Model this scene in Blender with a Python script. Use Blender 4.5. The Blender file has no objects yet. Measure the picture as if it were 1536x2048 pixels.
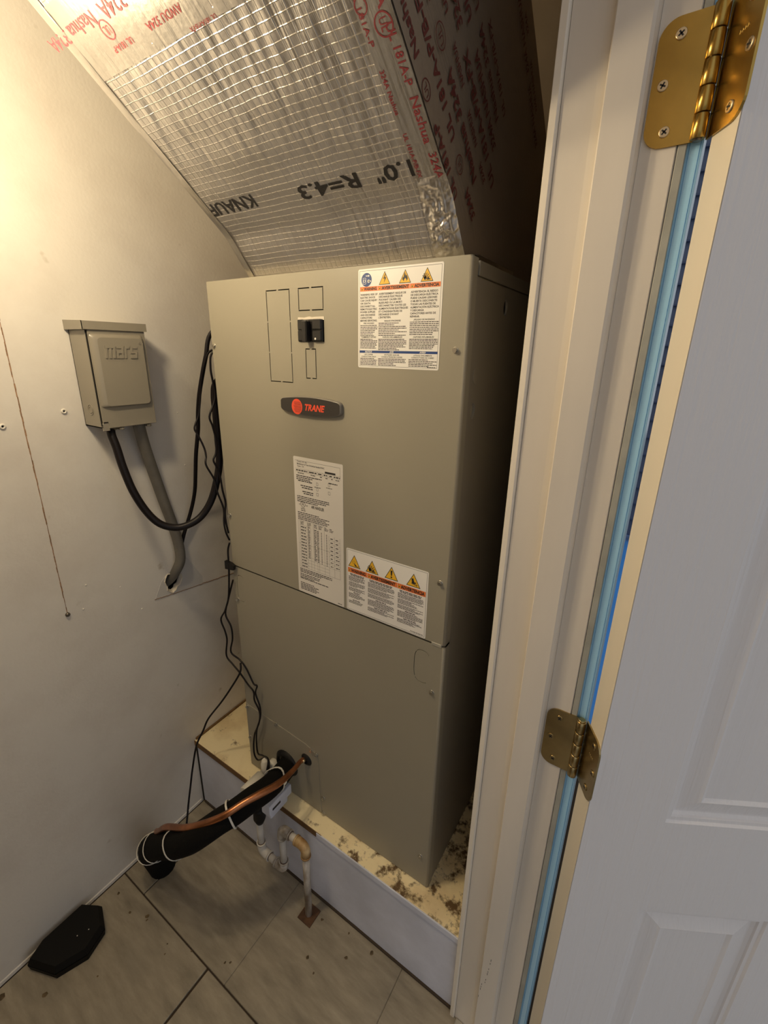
import bpy, bmesh, math, random
from mathutils import Vector, Matrix, noise
random.seed(7)
sc = bpy.context.scene
COL = sc.collection
PI = math.pi

# ---------------------------------------------------------------- camera
CAM = Vector((0.7805, -0.5910, 1.0663))
RIGHT = Vector((0.837562, 0.546076, 0.017050))
DOWN = Vector((0.182737, -0.250597, -0.950688))
FWD = Vector((-0.514876, 0.799376, -0.309679))
cd = bpy.data.cameras.new('camera'); cam = bpy.data.objects.new('camera', cd); COL.objects.link(cam)
m = Matrix.Identity(4)
for i in range(3):
    m[i][0] = RIGHT[i]; m[i][1] = -DOWN[i]; m[i][2] = -FWD[i]; m[i][3] = CAM[i]
cam.matrix_world = m
cd.sensor_width = 36.0
cd.lens = 888.866 * 36.0 / 2048.0
cd.shift_x = (768 - 761.563) / 2048.0
cd.shift_y = -(1024 - 993.147) / 2048.0
cd.clip_start = 0.02
sc.camera = cam

# ---------------------------------------------------------------- daylight, exposure
WORLD_COLOR = (0.96, 0.97, 1.0, 1)
WORLD_STRENGTH = 0.46
BULB_RADIANCE = 158.0          # bulb at the frame edge
BULB_POS = (0.1200, -0.3600, 1.3430)
FILL_BULB_RADIANCE = 200.0    # added unseen bulb, softens the steep light falloff
BULB_COLOR = (1.0, 0.80, 0.51, 1)
w = bpy.data.worlds.new('sky'); sc.world = w; w.use_nodes = True
bg = w.node_tree.nodes['Background']
bg.inputs[0].default_value = WORLD_COLOR; bg.inputs[1].default_value = WORLD_STRENGTH
sc.view_settings.view_transform = 'Standard'
sc.view_settings.look = 'None'
sc.view_settings.exposure = 0.10
sc.view_settings.gamma = 1.0
sc.view_settings.use_curve_mapping = False

# ---------------------------------------------------------------- material helpers
def nodes(name):
    mt = bpy.data.materials.new(name); mt.use_nodes = True
    nt = mt.node_tree
    return mt, nt, nt.nodes['Principled BSDF']

def mat(name, col, rough=0.5, metal=0.0, noise=0.0, nscale=8.0, bump=0.0, bscale=200.0, col2=None, spec=0.5, stretch=(1, 1, 1), coat=0.0):
    mt, nt, b = nodes(name)
    b.inputs['Roughness'].default_value = rough; b.inputs['Metallic'].default_value = metal
    b.inputs['Specular IOR Level'].default_value = spec
    b.inputs['Coat Weight'].default_value = coat
    c = (*col, 1)
    b.inputs['Base Color'].default_value = c
    tc = nt.nodes.new('ShaderNodeTexCoord')
    mp = nt.nodes.new('ShaderNodeMapping'); mp.inputs['Scale'].default_value = stretch
    nt.links.new(tc.outputs['Object'], mp.inputs['Vector'])
    if noise > 0 or col2:
        n = nt.nodes.new('ShaderNodeTexNoise'); n.inputs['Scale'].default_value = nscale; n.inputs['Detail'].default_value = 6
        nt.links.new(mp.outputs[0], n.inputs['Vector'])
        r = nt.nodes.new('ShaderNodeValToRGB')
        r.color_ramp.elements[0].position = 0.35; r.color_ramp.elements[1].position = 0.68
        c2 = col2 if col2 else tuple(x * (1 - noise) for x in col)
        r.color_ramp.elements[0].color = (*c2, 1); r.color_ramp.elements[1].color = c
        nt.links.new(n.outputs[0], r.inputs[0]); nt.links.new(r.outputs[0], b.inputs['Base Color'])
    if bump > 0:
        n2 = nt.nodes.new('ShaderNodeTexNoise'); n2.inputs['Scale'].default_value = bscale; n2.inputs['Detail'].default_value = 4
        nt.links.new(mp.outputs[0], n2.inputs['Vector'])
        bp = nt.nodes.new('ShaderNodeBump'); bp.inputs['Strength'].default_value = bump; bp.inputs['Distance'].default_value = 0.002
        nt.links.new(n2.outputs[0], bp.inputs['Height']); nt.links.new(bp.outputs[0], b.inputs['Normal'])
    return mt

M = {}
def wall_material():
    mt, nt, b = nodes('wall paint')
    b.inputs['Roughness'].default_value = 0.42
    tc = nt.nodes.new('ShaderNodeTexCoord')
    n = nt.nodes.new('ShaderNodeTexNoise'); n.inputs['Scale'].default_value = 5; n.inputs['Detail'].default_value = 8; n.inputs['Roughness'].default_value = 0.65
    nt.links.new(tc.outputs['Object'], n.inputs['Vector'])
    r = nt.nodes.new('ShaderNodeValToRGB')
    r.color_ramp.elements[0].position = 0.3; r.color_ramp.elements[0].color = (0.66, 0.62, 0.57, 1)
    r.color_ramp.elements[1].position = 0.55; r.color_ramp.elements[1].color = (0.74, 0.71, 0.66, 1)
    nt.links.new(n.outputs[0], r.inputs[0])
    # small dark scuffs and specks
    n3 = nt.nodes.new('ShaderNodeTexNoise'); n3.inputs['Scale'].default_value = 26; n3.inputs['Detail'].default_value = 3
    nt.links.new(tc.outputs['Object'], n3.inputs['Vector'])
    r3 = nt.nodes.new('ShaderNodeValToRGB')
    r3.color_ramp.elements[0].position = 0.17; r3.color_ramp.elements[0].color = (0.62, 0.58, 0.5, 1)
    r3.color_ramp.elements[1].position = 0.29; r3.color_ramp.elements[1].color = (1, 1, 1, 1)
    nt.links.new(n3.outputs[0], r3.inputs[0])
    mx = nt.nodes.new('ShaderNodeMix'); mx.data_type = 'RGBA'; mx.blend_type = 'MULTIPLY'; mx.inputs[0].default_value = 1
    nt.links.new(r.outputs[0], mx.inputs[6]); nt.links.new(r3.outputs[0], mx.inputs[7])
    nt.links.new(mx.outputs[2], b.inputs['Base Color'])
    n2 = nt.nodes.new('ShaderNodeTexNoise'); n2.inputs['Scale'].default_value = 160; n2.inputs['Detail'].default_value = 5
    nt.links.new(tc.outputs['Object'], n2.inputs['Vector'])
    bp = nt.nodes.new('ShaderNodeBump'); bp.inputs['Strength'].default_value = 0.16; bp.inputs['Distance'].default_value = 0.002
    nt.links.new(n2.outputs[0], bp.inputs['Height']); nt.links.new(bp.outputs[0], b.inputs['Normal'])
    return mt
M['wall'] = wall_material()
M['wall_shade'] = mat('wall paint with shade in colour', (0.42, 0.36, 0.28), 0.7, noise=0.15)  # cream wall in shadow, the shade put into a brown colour
M['ceiling'] = mat('darkened ceiling', (0.24, 0.20, 0.15), 0.8)  # unseen ceiling, made dark to cut bounced light
M['wall_darkened'] = mat('darkened front wall', (0.22, 0.18, 0.14), 0.8)  # unseen near wall, darkened to weaken the bounce fill
M['trim'] = mat('trim paint', (0.74, 0.68, 0.60), 0.38, noise=0.10, nscale=14, bump=0.10, bscale=90, stretch=(1, 1, 0.15))
M['trim_edge'] = mat('trim cream paint', (0.82, 0.75, 0.64), 0.35, bump=0.05, bscale=90, stretch=(1, 1, 0.2))
M['weather'] = mat('grey weather strip', (0.40, 0.40, 0.36), 0.6, noise=0.2, nscale=30)
M['sky_tint_trim'] = mat('trim tinted by skylight', (0.40, 0.72, 1.0), 0.25)  # white trim under open sky, its blue cast put into the colour
M['siding'] = mat('siding tinted by skylight', (0.075, 0.10, 0.17), 0.55, noise=0.2, nscale=12)  # blue of the daylight is part of this siding colour
M['sky_tint_ground'] = mat('walkway tinted by skylight', (0.06, 0.33, 0.90), 0.5, noise=0.15, nscale=4)  # pale ground lit by sky, the blue light painted in
M['ground'] = mat('grey concrete', (0.42, 0.42, 0.42), 0.85, noise=0.25, nscale=6, bump=0.3, bscale=60)
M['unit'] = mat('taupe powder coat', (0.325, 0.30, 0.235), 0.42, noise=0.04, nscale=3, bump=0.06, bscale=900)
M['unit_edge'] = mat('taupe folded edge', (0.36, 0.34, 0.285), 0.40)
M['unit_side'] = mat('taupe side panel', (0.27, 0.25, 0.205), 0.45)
M['inside'] = mat('cabinet shade colour', (0.03, 0.028, 0.024), 0.9)  # near black, stands for the shade within the cabinet
M['disc'] = mat('grey beige enamel', (0.27, 0.247, 0.20), 0.30, bump=0.05, bscale=500)
M['black'] = mat('black rubber', (0.010, 0.009, 0.009), 0.55, bump=0.1, bscale=300, spec=0.25)
M['foam'] = mat('black foam', (0.006, 0.0055, 0.005), 0.85, bump=0.35, bscale=260, spec=0.15)
M['wire'] = mat('black wire jacket', (0.008, 0.006, 0.007), 0.42, spec=0.25)
M['bait'] = mat('matt black plastic', (0.006, 0.0058, 0.0055), 0.6, spec=0.18)
M['plastic_black'] = mat('black plastic', (0.014, 0.013, 0.013), 0.3)
M['conduit'] = mat('grey conduit', (0.165, 0.155, 0.135), 0.5, noise=0.15, nscale=40)
M['steel'] = mat('zinc steel', (0.62, 0.60, 0.55), 0.32, metal=1.0)
M['screw_dark'] = mat('tarnished screw steel', (0.20, 0.18, 0.15), 0.4, metal=1.0)
M['brass'] = mat('polished brass', (0.56, 0.37, 0.10), 0.27, metal=1.0, noise=0.25, nscale=18, bump=0.03, bscale=60)
M['brass_old'] = mat('dull aged brass', (0.50, 0.38, 0.18), 0.28, metal=1.0, noise=0.3, nscale=24, bump=0.04, bscale=60)
M['brass_screw'] = mat('pale brass screw', (0.72, 0.58, 0.38), 0.35, metal=1.0)
M['copper'] = mat('copper tube', (0.72, 0.30, 0.14), 0.33, metal=1.0, noise=0.55, nscale=16)
M['pvc_scuffed'] = mat('pvc with dark scuffs', (0.66, 0.62, 0.56), 0.45, nscale=55, col2=(0.22, 0.17, 0.12), stretch=(1, 1, 0.35))
M['pvc'] = mat('white pvc', (0.66, 0.63, 0.58), 0.4, noise=0.14, nscale=30)
M['white_plastic'] = mat('white plastic', (0.74, 0.71, 0.64), 0.4)
M['tie'] = mat('white nylon tie', (0.72, 0.70, 0.64), 0.45)
M['label'] = mat('white vinyl label', (0.86, 0.84, 0.80), 0.33)
M['label_silver'] = mat('silver grey label', (0.72, 0.69, 0.64), 0.35)
M['ink'] = mat('black ink', (0.02, 0.018, 0.018), 0.5)
M['ink_orange'] = mat('orange ink', (0.80, 0.20, 0.045), 0.45)
M['ink_yellow'] = mat('yellow ink', (0.86, 0.50, 0.03), 0.45)
M['ink_blue'] = mat('blue ink', (0.02, 0.06, 0.22), 0.45)
M['ink_white'] = mat('white ink', (0.86, 0.84, 0.80), 0.45)
M['ink_red'] = mat('red tape ink', (0.27, 0.04, 0.048), 0.5)
M['ink_darkred'] = mat('faded dark red ink', (0.13, 0.028, 0.022), 0.6)
M['badge'] = mat('charcoal badge face', (0.038, 0.033, 0.030), 0.35)
M['badge_rim'] = mat('bright badge rim', (0.20, 0.185, 0.16), 0.3)
M['badge_red'] = mat('orange red badge print', (0.85, 0.085, 0.035), 0.4)
M['board'] = None
M['wood'] = mat('raw plywood edge', (0.23, 0.125, 0.045), 0.75, noise=0.4, nscale=60, stretch=(0.2, 1, 1))
M['plinth'] = mat('grey paint tinted by daylight', (0.76, 0.79, 0.92), 0.55, noise=0.22, nscale=9, bump=0.25, bscale=120)  # bluish daylight on the panel put into the base colour
M['dirt'] = mat('brown crumbs', (0.20, 0.14, 0.07), 0.9, noise=0.6, nscale=90)
M['rust'] = mat('rusty plate', (0.13, 0.06, 0.025), 0.7, noise=0.5, nscale=60)
M['hole'] = mat('dark cavity', (0.008, 0.007, 0.006), 0.95)
M['plaster'] = mat('torn gypsum', (0.70, 0.64, 0.54), 0.9, bump=0.5, bscale=200)
M['patch'] = mat('wall patch', (0.62, 0.60, 0.57), 0.5, noise=0.08, nscale=12)
M['crack'] = mat('brown caulk line', (0.42, 0.25, 0.14), 0.8, noise=0.5, nscale=150)

def board_material():
    mt, nt, b = nodes('cream stained board')
    b.inputs['Roughness'].default_value = 0.6
    tc = nt.nodes.new('ShaderNodeTexCoord')
    n1 = nt.nodes.new('ShaderNodeTexNoise'); n1.inputs['Scale'].default_value = 7; n1.inputs['Detail'].default_value = 6
    n2 = nt.nodes.new('ShaderNodeTexNoise'); n2.inputs['Scale'].default_value = 34; n2.inputs['Detail'].default_value = 8; n2.inputs['Roughness'].default_value = 0.7
    for n in (n1, n2): nt.links.new(tc.outputs['Object'], n.inputs['Vector'])
    r1 = nt.nodes.new('ShaderNodeValToRGB')
    r1.color_ramp.elements[0].position = 0.27; r1.color_ramp.elements[0].color = (0.60, 0.43, 0.21, 1)
    r1.color_ramp.elements[1].position = 0.52; r1.color_ramp.elements[1].color = (0.97, 0.84, 0.54, 1)
    nt.links.new(n1.outputs[0], r1.inputs[0])
    # water stain concentrated to the right of the drain
    sx = nt.nodes.new('ShaderNodeSeparateXYZ'); nt.links.new(tc.outputs['Object'], sx.inputs[0])
    mr = nt.nodes.new('ShaderNodeMapRange'); mr.inputs[1].default_value = -0.04; mr.inputs[2].default_value = 0.24
    mr.inputs[3].default_value = 0.40; mr.inputs[4].default_value = 0.525
    nt.links.new(sx.outputs[0], mr.inputs[0])
    lt = nt.nodes.new('ShaderNodeMath'); lt.operation = 'SUBTRACT'
    nt.links.new(mr.outputs[0], lt.inputs[0]); nt.links.new(n2.outputs[0], lt.inputs[1])
    ml = nt.nodes.new('ShaderNodeMath'); ml.operation = 'MULTIPLY'; ml.inputs[1].default_value = 9; ml.use_clamp = True
    nt.links.new(lt.outputs[0], ml.inputs[0])
    mx = nt.nodes.new('ShaderNodeMix'); mx.data_type = 'RGBA'
    nt.links.new(ml.outputs[0], mx.inputs[0]); nt.links.new(r1.outputs[0], mx.inputs[6])
    mx.inputs[7].default_value = (0.13, 0.075, 0.03, 1)
    nt.links.new(mx.outputs[2], b.inputs['Base Color'])
    bp = nt.nodes.new('ShaderNodeBump'); bp.inputs['Strength'].default_value = 0.4; bp.inputs['Distance'].default_value = 0.003
    nt.links.new(n2.outputs[0], bp.inputs['Height']); nt.links.new(bp.outputs[0], b.inputs['Normal'])
    return mt
M['board'] = board_material()

def tile_material():
    mt, nt, b = nodes('slate look floor tile')
    b.inputs['Roughness'].default_value = 0.5
    tc = nt.nodes.new('ShaderNodeTexCoord')
    mp = nt.nodes.new('ShaderNodeMapping'); mp.inputs['Rotation'].default_value = (0, 0, 0.5); mp.inputs['Scale'].default_value = (1.0, 4.0, 1)
    nt.links.new(tc.outputs['Object'], mp.inputs['Vector'])
    n1 = nt.nodes.new('ShaderNodeTexNoise'); n1.inputs['Scale'].default_value = 9; n1.inputs['Detail'].default_value = 9; n1.inputs['Roughness'].default_value = 0.65
    n2 = nt.nodes.new('ShaderNodeTexNoise'); n2.inputs['Scale'].default_value = 5; n2.inputs['Detail'].default_value = 4
    nt.links.new(mp.outputs[0], n1.inputs['Vector']); nt.links.new(tc.outputs['Object'], n2.inputs['Vector'])
    r1 = nt.nodes.new('ShaderNodeValToRGB')
    r1.color_ramp.elements[0].position = 0.3; r1.color_ramp.elements[0].color = (0.195, 0.170, 0.128, 1)
    r1.color_ramp.elements[1].position = 0.72; r1.color_ramp.elements[1].color = (0.40, 0.35, 0.265, 1)
    nt.links.new(n1.outputs[0], r1.inputs[0])
    mx = nt.nodes.new('ShaderNodeMix'); mx.data_type = 'RGBA'
    r2 = nt.nodes.new('ShaderNodeValToRGB'); r2.color_ramp.elements[0].position = 0.45; r2.color_ramp.elements[1].position = 0.7
    r2.color_ramp.elements[1].color = (0.5, 0.5, 0.5, 1)
    nt.links.new(n2.outputs[0], r2.inputs[0]); nt.links.new(r2.outputs[0], mx.inputs[0])
    nt.links.new(r1.outputs[0], mx.inputs[6]); mx.inputs[7].default_value = (0.30, 0.265, 0.21, 1)
    nt.links.new(mx.outputs[2], b.inputs['Base Color'])
    bp = nt.nodes.new('ShaderNodeBump'); bp.inputs['Strength'].default_value = 0.25; bp.inputs['Distance'].default_value = 0.003
    nt.links.new(n1.outputs[0], bp.inputs['Height']); nt.links.new(bp.outputs[0], b.inputs['Normal'])
    return mt
M['tile'] = tile_material()
M['grout'] = mat('brown grout', (0.055, 0.038, 0.024), 0.9)

def door_material():
    mt, nt, b = nodes('embossed white door paint')
    b.inputs['Base Color'].default_value = (0.82, 0.79, 0.78, 1); b.inputs['Roughness'].default_value = 0.34
    tc = nt.nodes.new('ShaderNodeTexCoord')
    mp = nt.nodes.new('ShaderNodeMapping'); mp.inputs['Scale'].default_value = (150, 150, 5.5)
    nt.links.new(tc.outputs['Object'], mp.inputs['Vector'])
    n = nt.nodes.new('ShaderNodeTexNoise'); n.inputs['Scale'].default_value = 1; n.inputs['Detail'].default_value = 3; n.inputs['Distortion'].default_value = 0.6
    nt.links.new(mp.outputs[0], n.inputs['Vector'])
    bp = nt.nodes.new('ShaderNodeBump'); bp.inputs['Strength'].default_value = 0.65; bp.inputs['Distance'].default_value = 0.0016
    nt.links.new(n.outputs[0], bp.inputs['Height']); nt.links.new(bp.outputs[0], b.inputs['Normal'])
    return mt
M['door'] = door_material()
M['door_edge'] = mat('cream door edge paint', (0.72, 0.66, 0.55), 0.4)

def foil_material(name, base, rough, metal, scrim, wrinkle):
    mt, nt, b = nodes(name)
    b.inputs['Base Color'].default_value = (*base, 1); b.inputs['Metallic'].default_value = metal; b.inputs['Roughness'].default_value = rough
    uv = nt.nodes.new('ShaderNodeUVMap')
    sx = nt.nodes.new('ShaderNodeSeparateXYZ')
    wob = nt.nodes.new('ShaderNodeTexNoise'); wob.inputs['Scale'].default_value = 9; wob.inputs['Detail'].default_value = 2
    nt.links.new(uv.outputs[0], wob.inputs['Vector'])
    add = nt.nodes.new('ShaderNodeMixRGB'); add.blend_type = 'ADD'; add.inputs[0].default_value = 0.006
    nt.links.new(uv.outputs[0], add.inputs[1]); nt.links.new(wob.outputs[1], add.inputs[2])
    nt.links.new(add.outputs[0], sx.inputs[0])
    hs = []
    for ax, per in ((0, 0.0098), (1, 0.0086)):
        d = nt.nodes.new('ShaderNodeMath'); d.operation = 'PINGPONG'; d.inputs[1].default_value = per / 2
        nt.links.new(sx.outputs[ax], d.inputs[0])
        lt = nt.nodes.new('ShaderNodeMapRange'); lt.inputs[1].default_value = 0.0; lt.inputs[2].default_value = 0.0007
        lt.inputs[3].default_value = 1.5 if ax == 0 else 0.7; lt.inputs[4].default_value = 0.0
        nt.links.new(d.outputs[0], lt.inputs[0]); hs.append(lt)
    mx = nt.nodes.new('ShaderNodeMath'); mx.operation = 'MAXIMUM'
    nt.links.new(hs[0].outputs[0], mx.inputs[0]); nt.links.new(hs[1].outputs[0], mx.inputs[1])
    ms = nt.nodes.new('ShaderNodeMath'); ms.operation = 'MULTIPLY'; ms.inputs[1].default_value = scrim
    nt.links.new(mx.outputs[0], ms.inputs[0])
    # long wrinkles and fine crumple
    mp = nt.nodes.new('ShaderNodeMapping'); mp.inputs['Rotation'].default_value = (0, 0, 0.35); mp.inputs['Scale'].default_value = (75, 5, 1)
    nt.links.new(uv.outputs[0], mp.inputs['Vector'])
    wr = nt.nodes.new('ShaderNodeTexNoise'); wr.inputs['Scale'].default_value = 1; wr.inputs['Detail'].default_value = 4; wr.inputs['Distortion'].default_value = 0.5
    nt.links.new(mp.outputs[0], wr.inputs['Vector'])
    mw = nt.nodes.new('ShaderNodeMath'); mw.operation = 'MULTIPLY'; mw.inputs[1].default_value = wrinkle
    nt.links.new(wr.outputs[0], mw.inputs[0])
    fn = nt.nodes.new('ShaderNodeTexNoise'); fn.inputs['Scale'].default_value = 130; fn.inputs['Detail'].default_value = 3
    nt.links.new(uv.outputs[0], fn.inputs['Vector'])
    mf = nt.nodes.new('ShaderNodeMath'); mf.operation = 'MULTIPLY_ADD'; mf.inputs[1].default_value = 0.35
    nt.links.new(fn.outputs[0], mf.inputs[0]); nt.links.new(mw.outputs[0], mf.inputs[2])
    ad = nt.nodes.new('ShaderNodeMath'); ad.operation = 'ADD'
    nt.links.new(ms.outputs[0], ad.inputs[0]); nt.links.new(mf.outputs[0], ad.inputs[1])
    bp = nt.nodes.new('ShaderNodeBump'); bp.inputs['Strength'].default_value = 0.55; bp.inputs['Distance'].default_value = 0.0016
    nt.links.new(ad.outputs[0], bp.inputs['Height']); nt.links.new(bp.outputs[0], b.inputs['Normal'])
    return mt
M['foil'] = foil_material('reinforced aluminium foil', (0.70, 0.67, 0.645), 0.32, 0.92, 0.55, 2.6)
M['foil_tape'] = foil_material('aluminium foil tape', (0.76, 0.73, 0.69), 0.30, 1.0, 0.0, 1.4)
M['foil_side'] = foil_material('dull shade toned tape', (0.36, 0.29, 0.22), 0.55, 0.55, 0.0, 0.8)  # brown tone carries the shade on the duct side

def emitter(name, col, s):
    mt = bpy.data.materials.new(name); mt.use_nodes = True; nt = mt.node_tree
    nt.nodes.remove(nt.nodes['Principled BSDF'])
    e = nt.nodes.new('ShaderNodeEmission'); e.inputs[0].default_value = col; e.inputs[1].default_value = s
    nt.links.new(e.outputs[0], nt.nodes['Material Output'].inputs[0])
    return mt
M['bulb'] = emitter('glowing bulb glass', BULB_COLOR, BULB_RADIANCE)
M['bulb_fill'] = emitter('added fill bulb glass', BULB_COLOR, FILL_BULB_RADIANCE)  # glass of the added bulb out of view

# ---------------------------------------------------------------- object helpers
MW = {}
def empty(name, loc, label, cat, group=None, rz=0.0, kind=None):
    o = bpy.data.objects.new(name, None); COL.objects.link(o)
    o.empty_display_size = 0.05
    o.location = loc; o.rotation_euler = (0, 0, rz)
    MW[o] = Matrix.Translation(Vector(loc)) @ Matrix.Rotation(rz, 4, 'Z')
    if label: o['label'] = label
    if cat: o['category'] = cat
    if group: o['group'] = group
    if kind: o['kind'] = kind
    return o

class B:
    """collects geometry (world or local coordinates) for one mesh object"""
    def __init__(s): s.v = []; s.f = []; s.mi = []; s.sm = []
    def add(s, vs, fs, mi=0, smooth=False):
        n = len(s.v); s.v += [tuple(p) for p in vs]
        for f in fs: s.f.append([i + n for i in f]); s.mi.append(mi); s.sm.append(smooth)
        return s
    def box(s, a, b, bev=0.0, mi=0, T=None):
        x0, y0, z0 = a; x1, y1, z1 = b
        if bev <= 0:
            vs = [(x0,y0,z0),(x1,y0,z0),(x1,y1,z0),(x0,y1,z0),(x0,y0,z1),(x1,y0,z1),(x1,y1,z1),(x0,y1,z1)]
            fs = [(0,3,2,1),(4,5,6,7),(0,1,5,4),(1,2,6,5),(2,3,7,6),(3,0,4,7)]
        else:
            bm = bmesh.new(); bmesh.ops.create_cube(bm, size=1)
            for v in bm.verts:
                v.co = Vector(((x0+x1)/2 + v.co.x*(x1-x0), (y0+y1)/2 + v.co.y*(y1-y0), (z0+z1)/2 + v.co.z*(z1-z0)))
            bmesh.ops.bevel(bm, geom=bm.edges[:], offset=bev, segments=2 if bev > 0.0015 else 1, affect='EDGES', profile=0.5)
            bm.verts.index_update()
            vs = [v.co.copy() for v in bm.verts]; fs = [[v.index for v in f.verts] for f in bm.faces]; bm.free()
        if T: vs = [T @ Vector(p) for p in vs]
        return s.add(vs, fs, mi)
    def lathe(s, c, axis, prof, seg=16, mi=0, smooth=True):
        """prof: list of (distance along axis, radius)"""
        ax = Vector(axis).normalized(); t = Vector((0,0,1)) if abs(ax.z) < 0.9 else Vector((1,0,0))
        u = ax.cross(t).normalized(); w_ = ax.cross(u); c = Vector(c); vs = []; fs = []
        for h, r in prof:
            for k in range(seg):
                a = 2*PI*k/seg; vs.append(c + ax*h + (u*math.cos(a) + w_*math.sin(a))*r)
        n = len(prof)
        for i in range(n-1):
            for k in range(seg):
                k2 = (k+1) % seg; fs.append((i*seg+k, i*seg+k2, (i+1)*seg+k2, (i+1)*seg+k))
        s.add(vs, fs, mi, smooth)
        s.add(vs[:seg], [tuple(range(seg-1, -1, -1))], mi); s.add(vs[-seg:], [tuple(range(seg))], mi)
        return s
    def cyl(s, a, b, r, seg=16, mi=0, r2=None):
        a = Vector(a); b = Vector(b); L = (b-a).length
        return s.lathe(a, b-a, [(0, r), (L, r if r2 is None else r2)], seg, mi)
    def tube(s, pts, r, seg=10, sub=6, mi=0, cap=True, radii=None):
        P = [Vector(p) for p in pts]; Q = []; Rr = []
        rad = radii if radii else [r]*len(P)
        if sub > 1 and len(P) > 2:
            for i in range(len(P)-1):
                p0 = P[max(i-1,0)]; p1 = P[i]; p2 = P[i+1]; p3 = P[min(i+2,len(P)-1)]
                for k in range(sub):
                    t = k/sub
                    Q.append(0.5*((2*p1) + (p2-p0)*t + (2*p0-5*p1+4*p2-p3)*t*t + (3*p1-p0-3*p2+p3)*t**3)); Rr.append(rad[i]*(1-t)+rad[i+1]*t)
            Q.append(P[-1]); Rr.append(rad[-1])
        else: Q = P; Rr = rad
        T0 = (Q[1]-Q[0]).normalized(); up = Vector((0,0,1)) if abs(T0.z) < 0.9 else Vector((1,0,0))
        u = T0.cross(up).normalized(); vs = []; fs = []
        for i, q in enumerate(Q):
            T = (Q[min(i+1,len(Q)-1)] - Q[max(i-1,0)]).normalized()
            u = (u - T*u.dot(T)).normalized(); w_ = T.cross(u)
            for k in range(seg):
                a = 2*PI*k/seg; vs.append(q + (u*math.cos(a)+w_*math.sin(a))*Rr[i])
        for i in range(len(Q)-1):
            for k in range(seg):
                k2 = (k+1) % seg; fs.append((i*seg+k, i*seg+k2, (i+1)*seg+k2, (i+1)*seg+k))
        s.add(vs, fs, mi, True)
        if cap:
            s.add(vs[:seg], [tuple(range(seg-1,-1,-1))], mi); s.add(vs[-seg:], [tuple(range(seg))], mi)
        return s
    def prism(s, poly, fn, h0, h1, mi=0):
        """poly in (a,b), fn(a,b,h) -> point; extruded from h0 to h1"""
        n = len(poly)
        vs = [fn(a, b, h0) for a, b in poly] + [fn(a, b, h1) for a, b in poly]
        fs = [tuple(range(n-1,-1,-1)), tuple(range(n, 2*n))] + [(i, (i+1) % n, n+(i+1) % n, n+i) for i in range(n)]
        return s.add(vs, fs, mi)
    def plate(s, outer, holes, fn, h0, h1, mi=0):
        """flat plate with real openings"""
        bm = bmesh.new(); loops = []
        for lp in [outer] + holes:
            vs = [bm.verts.new((a, b, 0)) for a, b in lp]
            for i in range(len(vs)): bm.edges.new((vs[i], vs[(i+1) % len(vs)]))
            loops.append(lp)
        bmesh.ops.triangle_fill(bm, use_beauty=True, edges=bm.edges[:], normal=(0, 0, 1))
        bm.verts.index_update()
        co = [(v.co.x, v.co.y) for v in bm.verts]; fs = [[v.index for v in f.verts] for f in bm.faces]; bm.free()
        s.add([fn(a, b, h0) for a, b in co], fs, mi); s.add([fn(a, b, h1) for a, b in co], [f[::-1] for f in fs], mi)
        for lp in loops:
            n = len(lp)
            s.add([fn(a, b, h0) for a, b in lp] + [fn(a, b, h1) for a, b in lp], [(i, (i+1) % n, n+(i+1) % n, n+i) for i in range(n)], mi)
        return s
    def build(s, name, mats, parent=None, label=None, cat=None, group=None, kind=None, local=False, fixn=True):
        me = bpy.data.meshes.new(name)
        vs = s.v
        if parent is not None and not local:
            inv = MW[parent].inverted(); vs = [inv @ Vector(p) for p in vs]
        me.from_pydata([tuple(p) for p in vs], [], s.f); me.update()
        if not isinstance(mats, (list, tuple)): mats = [mats]
        for q in mats: me.materials.append(q)
        me.polygons.foreach_set('material_index', s.mi); me.polygons.foreach_set('use_smooth', s.sm)
        if fixn:
            bm = bmesh.new(); bm.from_mesh(me); bmesh.ops.remove_doubles(bm, verts=bm.verts[:], dist=1e-6)
            bmesh.ops.recalc_face_normals(bm, faces=bm.faces[:]); bm.to_mesh(me); bm.free()
        o = bpy.data.objects.new(name, me); COL.objects.link(o)
        if parent is not None: o.parent = parent; MW[o] = MW[parent]
        else: MW[o] = Matrix.Identity(4)
        if label: o['label'] = label
        if cat: o['category'] = cat
        if group: o['group'] = group
        if kind: o['kind'] = kind
        return o

def copy_part(src, parent, loc):
    o = src.copy(); COL.objects.link(o); o.parent = parent; o.location = loc; MW[o] = MW[parent] @ Matrix.Translation(Vector(loc))
    return o

_tc = {}
def text_geo(st, bold=0.0, shear=0.0):
    k = (st, bold, shear)
    if k not in _tc:
        c = bpy.data.curves.new('t', 'FONT'); c.body = st; c.size = 1.0; c.resolution_u = 2; c.offset = bold; c.shear = shear
        o = bpy.data.objects.new('t', c); me = bpy.data.meshes.new_from_object(o)
        vs = [(v.co.x, v.co.y) for v in me.vertices]; fs = [list(p.vertices) for p in me.polygons]
        bpy.data.objects.remove(o); bpy.data.curves.remove(c); bpy.data.meshes.remove(me)
        xs = [p[0] for p in vs]; ys = [p[1] for p in vs]
        bb = (min(xs), max(xs)) if xs else (0, 1)
        _tc[k] = (vs, fs, bb)
    return _tc[k]

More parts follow.
